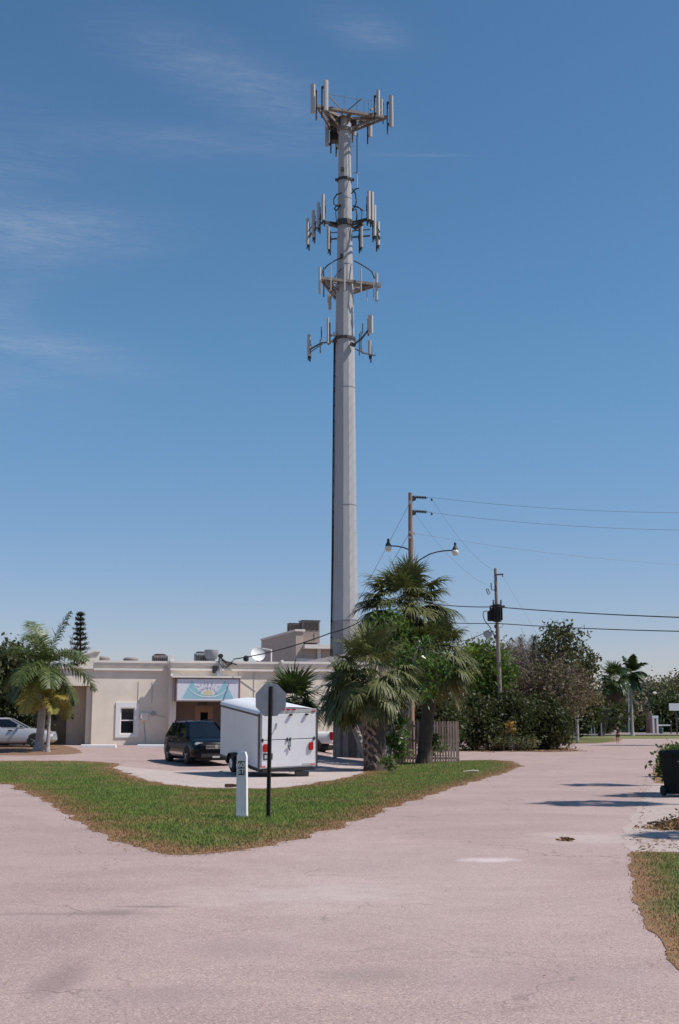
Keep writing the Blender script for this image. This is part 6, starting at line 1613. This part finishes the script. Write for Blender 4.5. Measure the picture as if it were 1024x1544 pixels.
for i, (px_, py_, rx_, rz_, Y, lf_, lab) in enumerate(((968, 1068, 24, 24, 290, lf_farb, 'bare brownish distant tree right of the slender palm'), (1000, 1062, 24, 26, 300, lf_far, 'olive green distant tree above the white billboard, left one'),
        (1026, 1058, 28, 28, 310, lf_far, 'olive green distant tree above the white billboard, right one'), (985, 1075, 30, 18, 275, lf_dark, 'dark low distant tree behind the white gate frame'), (1020, 1080, 30, 16, 265, lf_dark, 'dark low distant tree behind the billboard post'),
        (1070, 1055, 40, 36, 310, lf_far, 'distant olive tree beyond the right edge'), (850, 1080, 40, 18, 260, lf_dark, 'distant dark tree behind the tree trunks'))):
    ptree('distant_tree', lab, px_, py_, rx_, rz_, Y, 100, 190, .40, lf_, m_bark_dk, 140 + i, clump=1.9, trunk_r=.4, twig=.07, shell=.25, group='distant trees beyond the cross street')
lowm = ptree('distant_shrub', 'low dark bushes beyond the cross street below the distant trees', 930, 1092, 60, 7, 248, 90, 60, .5, lf_dark, m_bark_dk, 160, clump=.9, trunk_r=.1, shell=.1, cat='shrub', depth=4)
# left edge: dark tree, pine
ptree('dark_tree', 'dense dark leafy tree at the left edge behind the silver car', 8, 1022, 27, 44, 65, 120, 85, .15, lf_dark, m_bark_dk, 150, clump=.55, trunk_r=.2, shell=.3)
ptree('dark_shrub', 'dark flowering shrub in the porch shade behind the silver car', 38, 1078, 26, 26, 64.6, 60, 60, .10, lf_dark, m_bark_dk, 151, clump=.3, trunk_r=.05, shell=.2, cat='shrub', depth=.7)
def norfolk(px, py0, Y, seed, label):
    rng = np.random.default_rng(seed); b = base_at(px, Y); top = at(px, py0, Y); t = thing('norfolk_pine', label, 'pine tree', b, world=True)
    m = MB(); m.tube([b, top], [.22, .03], 8); f = Fol(); z = top.z - .3; k = 0
    while z > b.z + 3:
        L_ = min(.8, .2 + (top.z - z) * .22)
        for j in range(6):
            a = j * PI / 3 + k * .5 + rng.uniform(-.2, .2); d = np.array([math.cos(a), math.sin(a), .18]); n = 14
            s_ = np.linspace(.05, 1, n)[:, None]; P = np.array([top.x, Y, z]) + d * s_ * L_ * rng.uniform(.75, 1.1)
            m.tube([P[0], P[-1]], [.03, .01], 4)
            P2 = np.repeat(P, 5, 0) + rng.normal(0, .06, (n * 5, 3)); D = np.tile(d, (n * 5, 1)) + rng.normal(0, .6, (n * 5, 3)) + np.array([0, 0, .3])
            v_, q_ = blade_strips(P2, D, rng.uniform(.12, .28, n * 5), np.full(n * 5, .07), np.zeros(n * 5), 2); f.add(v_, q_)
        z -= .42 + .0 * k; k += 1
    m.build('trunk', m_bark_dk, t); f.build('crown', [lf_feath], t)
norfolk(121.5, 922, 100, 5, 'narrow dark conical pine rising behind the building roof on the left')
# shrub behind the bin
ptree('leafy_shrub', 'green shrub with upright leaves growing behind the dark bin', 1016, 1152, 17, 18, 30.5, 60, 55, .06, lf_mid, m_bk, 170, clump=.14, trunk_r=.03, cat='shrub', shell=.25)
ptree('leafy_shrub', 'grass like green clump farther up the road behind the bin shrub', 1020, 1135, 16, 8, 40, 30, 40, .07, lf_mid, m_bk, 171, clump=.14, trunk_r=.02, cat='shrub', shell=.1)
fan_palm('small_palm', 'tiny palm tuft on the far grass patch beside the slim trunks', base_at(852, 101), at(852, 1108, 101), .9, 16, .08, SMd, 72, boots=False, dead=0, lowest=0, pet=.2, droop=.8, seg=12, cat='palm plant')

# ------------------------------------------------------------------ far side of the cross street
FY = 240
def fbox(px0, px1, py0, py1, Y, dep): 
    a = at(px0, py1, Y); b_ = at(px1, py0, Y); return (a.x, Y, a.z), (b_.x, Y + dep, b_.z)
t = thing('distant_house', 'small distant pale house with an orange roof, seen between the two distant palms', 'house', base_at(923, FY), world=True)
a_, b_ = fbox(914, 932, 1083, 1098, FY, 8); m = MB(); m.box2((a_[0], a_[1], 0), b_); m.build('wall', m_stucco, t)
m = MB(); m.prism([V((a_[0] - .4, FY - .5, b_[2])), V((b_[0] + .4, FY - .5, b_[2])), V(((a_[0] + b_[0]) / 2, FY - .5, b_[2] + 1.3))], (0, 9, 0)); m.build('roof', mat('orange_roof', (.42, .22, .14), .8, 0, .2), t)
m = MB(); 
for x in (.25, .7): xx = a_[0] + (b_[0] - a_[0]) * x; m.box2((xx - .35, FY - .03, .9), (xx + .35, FY - .002, 1.8))
m.build('window', m_glass, t)
t = thing('distant_house', 'low distant teal green shed left of the slender distant palm', 'shed', base_at(942, FY), world=True)
a_, b_ = fbox(935, 950, 1081, 1098, FY + 4, 6); m = MB(); m.box2((a_[0], a_[1], 0), b_); m.build('wall', mat('teal_wall', (.10, .22, .20), .8), t)
m = MB(); m.box2((a_[0] - .3, a_[1] - .4, b_[2]), (b_[0] + .3, b_[1] + .2, b_[2] + .25)); m.build('roof', m_roof, t)
BY = 200
t = thing('billboard', 'blank white distant billboard on a dark post at the right edge', 'billboard', base_at(1020, BY), world=True)
a_, b_ = fbox(1009.5, 1036, 1060.5, 1071.5, BY, .25); m = MB(); m.box2(a_, b_); m.build('board', m_white, t)
m = MB(); m.box2((a_[0] + 1.0, BY + .05, 0), (a_[0] + 1.25, BY + .2, a_[2])); m.box2((b_[0] - .8, BY + .05, 0), (b_[0] - .55, BY + .2, a_[2])); m.build('post', m_steel_dark, t)
GY = 215
t = thing('gate_frame', 'white painted post and beam frame standing on the grass beyond the cross street', 'gate frame', base_at(988, GY), world=True)
X = lambda px: at(px, 1090, GY).x; Z = lambda py: at(1000, py, GY).z
m = MB()
for px_ in (985.5, 991.5): m.box2((X(px_) - .14, GY, 0), (X(px_) + .14, GY + .25, Z(1080)))
m.box2((X(984), GY - .02, Z(1083)), (X(993), GY + .27, Z(1079))); m.box2((X(992), GY + .3, Z(1092.5)), (X(1012), GY + .4, Z(1094.5))); m.build('frame', m_white, t)
t = thing('garden_shed', 'reddish tent shaped shelter right of the white frame', 'shelter', base_at(997, GY + 6), world=True)
m = MB(); m.prism([V((X(991) , GY + 5, 0)), V((X(1001.5), GY + 5, 0)), V((X(1000.5), GY + 5, Z(1086))), V((X(996), GY + 5, Z(1079))), V((X(992), GY + 5, Z(1084)))], (0, 3, 0)); m.build('wall', mat('reddish_wall', (.25, .13, .11), .9), t)
t = thing('parked_car', 'distant pale car parked on the grass under the brown trees', 'car', base_at(972, 262), R(3))
vehicle(t, silver, [(-2.2, .3, .8, .8), (-2, .22, .95, .86), (0, .2, .95, .88), (1.4, .2, .88, .86), (2.2, .3, .7, .75)], ((-1.9, -1.3), (.3, 1.0), .93, 1.42, .78), (-1.35, 1.35), .32, .86, .58)
for px_, Y, lab in ((978.5, 232, 'dark round bin on the distant grass left of the white frame'), (997, 208, 'dark round bin on the distant grass right of the white frame')):
    t = thing('park_bin', lab, 'bin', base_at(px_, Y)); m = MB(); m.lathe((0, 0, 0), [(.33, 0), (.38, .9), (.42, .92), (.42, 1.0), (.3, 1.08)], 14); m.build('bin_body', mat('teal_bin', (.06, .12, .11), .6), t)
for px_, y0, Y, lab in ((977.5, 1028, 225, 'thin dark distant lamp post with a white lamp, right of the slender palm'), (948, 1030, 230, 'thin pale distant post directly left of the slender palm trunk'), (1011.5, 1088, 205, 'thin short distant sign post near the billboard')):
    b = base_at(px_, Y); t = thing('street_lamp', lab, 'lamp post', b, world=True); tp = at(px_, y0, Y); m = MB(); m.tube([b, tp], [.11, .07], 7); m.build('pole', m_steel_dark if px_ > 950 else m_galv, t)
    if y0 == 1028:
        q = at(987, 1045, Y); m = MB(); m.tube([at(px_, 1046, Y), q], .05, 5); m.build('lamp_arm', m_steel_dark, t); m = MB(); m.lathe(q, [(.1, -.25), (.38, -.1), (.38, .1), (.1, .25)], 10); m.build('lamp_globe', m_globe, t)
    else:
        m = MB(); m.lathe(tp, [(.12, -.1), (.12, .1)], 8); m.build('cap', m_galv, t)
# pale mailboxes and posts near the leaning palm
for i, (px_, y0, Y) in enumerate(((892, 1083, 160), (896.5, 1087, 165), (907, 1085, 168))):
    t = thing('mailbox', ['pale mailbox on a post, leftmost by the leaning distant palm', 'short pale mailbox, middle one by the leaning distant palm', 'pale mailbox just right of the leaning distant palm trunk'][i], 'mailbox', base_at(px_, Y))
    h = at(px_, y0, Y).z; m = MB(); m.box((0, 0, h / 2 - .1), (.12, .12, h - .2)); m.build('post', m_galv, t)
    m = MB(); m.prism([V((.16 * math.cos(a) * 1.2, -.25, h - .2 + .16 * math.sin(a) * 1.3 + .0)) for a in np.linspace(0, PI, 9)] , (0, .5, 0)); m.build('box', m_white, t)

# ------------------------------------------------------------------ the person walking up the road
pg = G(932, 1122.3); K_ = (at(932, 1096.3, pg.y).z) / 1.56
per = thing('person', 'person in dark top and shorts walking away up the road carrying something pale', 'person', (pg.x, pg.y, 0.003), R(165))
m_skin = mat('skin', (0.42, 0.21, 0.15), .6, 0, .06); m_cloth = mat('dark_cloth', (0.022, 0.018, 0.022), .9); m_short = mat('dark_shorts', (0.035, 0.035, 0.03), .9); m_hair = mat('dark_hair', (0.018, 0.012, 0.010), .7)
def skinned(name, chain, m_, parent, sub=2, k=K_):
    """chain: {id: (pos, r)}, edges"""
    V_, E_, = chain; ids = list(V_); me = bpy.data.meshes.new(name)
    me.from_pydata([tuple(V(V_[i][0]) * k) for i in ids], [(ids.index(a), ids.index(b)) for a, b in E_], []); me.update()
    o = bpy.data.objects.new(name, me); C.objects.link(o)
    md = o.modifiers.new('skin', 'SKIN'); md.use_smooth_shade = True
    for i, n_ in enumerate(ids):
        sv = me.skin_vertices[0].data[i]; r = V_[n_][1]; sv.radius = (r * k, r * k) if isinstance(r, float) else (r[0] * k, r[1] * k); sv.use_root = (i == 0)
    s2 = o.modifiers.new('sub', 'SUBSURF'); s2.levels = sub; s2.render_levels = sub
    dg = bpy.context.evaluated_depsgraph_get(); me2 = bpy.data.meshes.new_from_object(o.evaluated_get(dg)); bpy.data.objects.remove(o)
    me2.materials.clear(); me2.materials.append(m_)
    o2 = link_mesh(name, me2, parent); return o2
# x right, y forward, z up, mid-stride
J = {'pelvis': ((0, 0, .92), (.14, .10)), 'waist': ((0, 0, 1.06), (.12, .09)), 'chest': ((0, .01, 1.26), (.15, .10)), 'neck0': ((0, 0, 1.40), (.07, .06)), 'neck1': ((0, .01, 1.46), .045), 'head': ((0, .02, 1.54), (.070, .080)), 'crown': ((0, .02, 1.615), (.062, .070)),
     'shL': ((-.16, 0, 1.36), .05), 'elL': ((-.23, -.05, 1.10), .038), 'wrL': ((-.24, .08, .90), .026), 'haL': ((-.24, .11, .84), (.030, .018)),
     'shR': ((.16, 0, 1.36), .05), 'elR': ((.24, .02, 1.12), .038), 'wrR': ((.22, .22, 1.14), .026), 'haR': ((.21, .29, 1.15), (.030, .018)),
     'hipL': ((-.09, 0, .86), .085), 'knL': ((-.10, .16, .48), .055), 'anL': ((-.10, .20, .09), .036), 'toL': ((-.10, .36, .03), (.035, .025)), 'hlL': ((-.10, .16, .035), .03),
     'hipR': ((.09, 0, .86), .085), 'knR': ((.10, -.05, .47), .055), 'anR': ((.10, -.28, .13), .036), 'toR': ((.10, -.16, .03), (.035, .025)), 'hlR': ((.10, -.32, .08), .03)}
E = [('pelvis', 'waist'), ('waist', 'chest'), ('chest', 'neck0'), ('neck0', 'neck1'), ('neck1', 'head'), ('head', 'crown')]
for s_ in 'LR': E += [('neck0', 'sh' + s_), ('sh' + s_, 'el' + s_), ('el' + s_, 'wr' + s_), ('wr' + s_, 'ha' + s_), ('pelvis', 'hip' + s_), ('hip' + s_, 'kn' + s_), ('kn' + s_, 'an' + s_), ('an' + s_, 'to' + s_), ('an' + s_, 'hl' + s_)]
for s_, hx, hy, hz, d in (('L', -.24, .11, .84, (0, .12, -1)), ('R', .21, .29, 1.15, (0, 1, .1))):
    dv_ = V(d).normalized(); 
    for f in range(4):
        o_x = (f - 1.5) * .017; ln = (.06, .072, .068, .052)[f]; p0 = V((hx + (o_x if s_ == 'R' else 0), hy + (0 if s_ == 'R' else o_x), hz)) + dv_ * .02
        a_, b_, c_ = f'f{s_}{f}a', f'f{s_}{f}b', f'f{s_}{f}c'
        J[a_] = (tuple(p0 + dv_ * .015), .009); J[b_] = (tuple(p0 + dv_ * (.015 + ln * .5) + V((0, .004, -.004))), .008); J[c_] = (tuple(p0 + dv_ * (.012 + ln * .9) + V((0, .012, -.014))), .007)
        E += [('ha' + s_, a_), (a_, b_), (b_, c_)]
    J[f't{s_}'] = (tuple(V((hx, hy, hz)) + V((.035 if s_ == 'L' else -.03, .03, .0))), .010); E += [('wr' + s_, f't{s_}')]
body = skinned('body', (J, E), m_skin, per, 1)
sh_v = {'pelvis': ((0, 0, .95), (.155, .115)), 'waist': J['waist'][0:1] + ((.14, .105),), 'chest': ((0, .01, 1.26), (.168, .115)), 'neck0': ((0, 0, 1.385), (.09, .075)), 'shL': ((-.165, 0, 1.355), .062), 'mL': ((-.20, -.03, 1.22), .056), 'shR': ((.165, 0, 1.355), .062), 'mR': ((.205, .01, 1.22), .056)}
skinned('shirt', (sh_v, [('pelvis', 'waist'), ('waist', 'chest'), ('chest', 'neck0'), ('neck0', 'shL'), ('shL', 'mL'), ('neck0', 'shR'), ('shR', 'mR')]), m_cloth, per, 1)
so_v = {'pelvis': ((0, 0, .93), (.158, .12)), 'hL': ((-.09, .01, .84), .105), 'kL': ((-.098, .10, .62), .088), 'hR': ((.09, 0, .84), .105), 'kR': ((.098, -.03, .62), .088)}
skinned('shorts', (so_v, [('pelvis', 'hL'), ('hL', 'kL'), ('pelvis', 'hR'), ('hR', 'kR')]), m_short, per, 1)
ha_v = {'a': ((0, -.005, 1.565), (.078, .082)), 'b': ((0, .0, 1.64), (.066, .072)), 'c': ((0, -.06, 1.48), (.062, .04)), 'd': ((0, -.07, 1.40), (.05, .03))}
skinned('hair', (ha_v, [('a', 'b'), ('a', 'c'), ('c', 'd')]), m_hair, per, 1)
m = MB(); m.lathe(V((0, .105, 1.535)) * K_, [(.008, -.02), (.014, -.012), (.006, .02)], 8); m.bbox(V((0, .094, 1.485)) * K_, (.045, .012, .012), .003); m.build('nose_and_mouth', m_skin, body)
m = MB()
for sg in (-1, 1): m.lathe(V((sg * .03, .093, 1.552)) * K_, [(.004, -.008), (.010, 0), (.004, .008)], 8)
m.build('eyes', m_hair, body)
hp_ = per.matrix_basis @ (V((.20, .30, 1.17)) * K_) if False else V((pg.x, pg.y, 0.003)) + Matrix.Rotation(R(165), 3, 'Z') @ (V((.20, .40, 1.17)) * K_)
t = thing('parcel', 'small pale pink bag held in the walking person\'s hand', 'bag', hp_)
m = MB(); m.bbox((0, 0, 0), (.26, .14, .2), .05); m.build('bag_body', mat('pale_pink_cloth', (.75, .6, .62), .8), t, smooth=True)
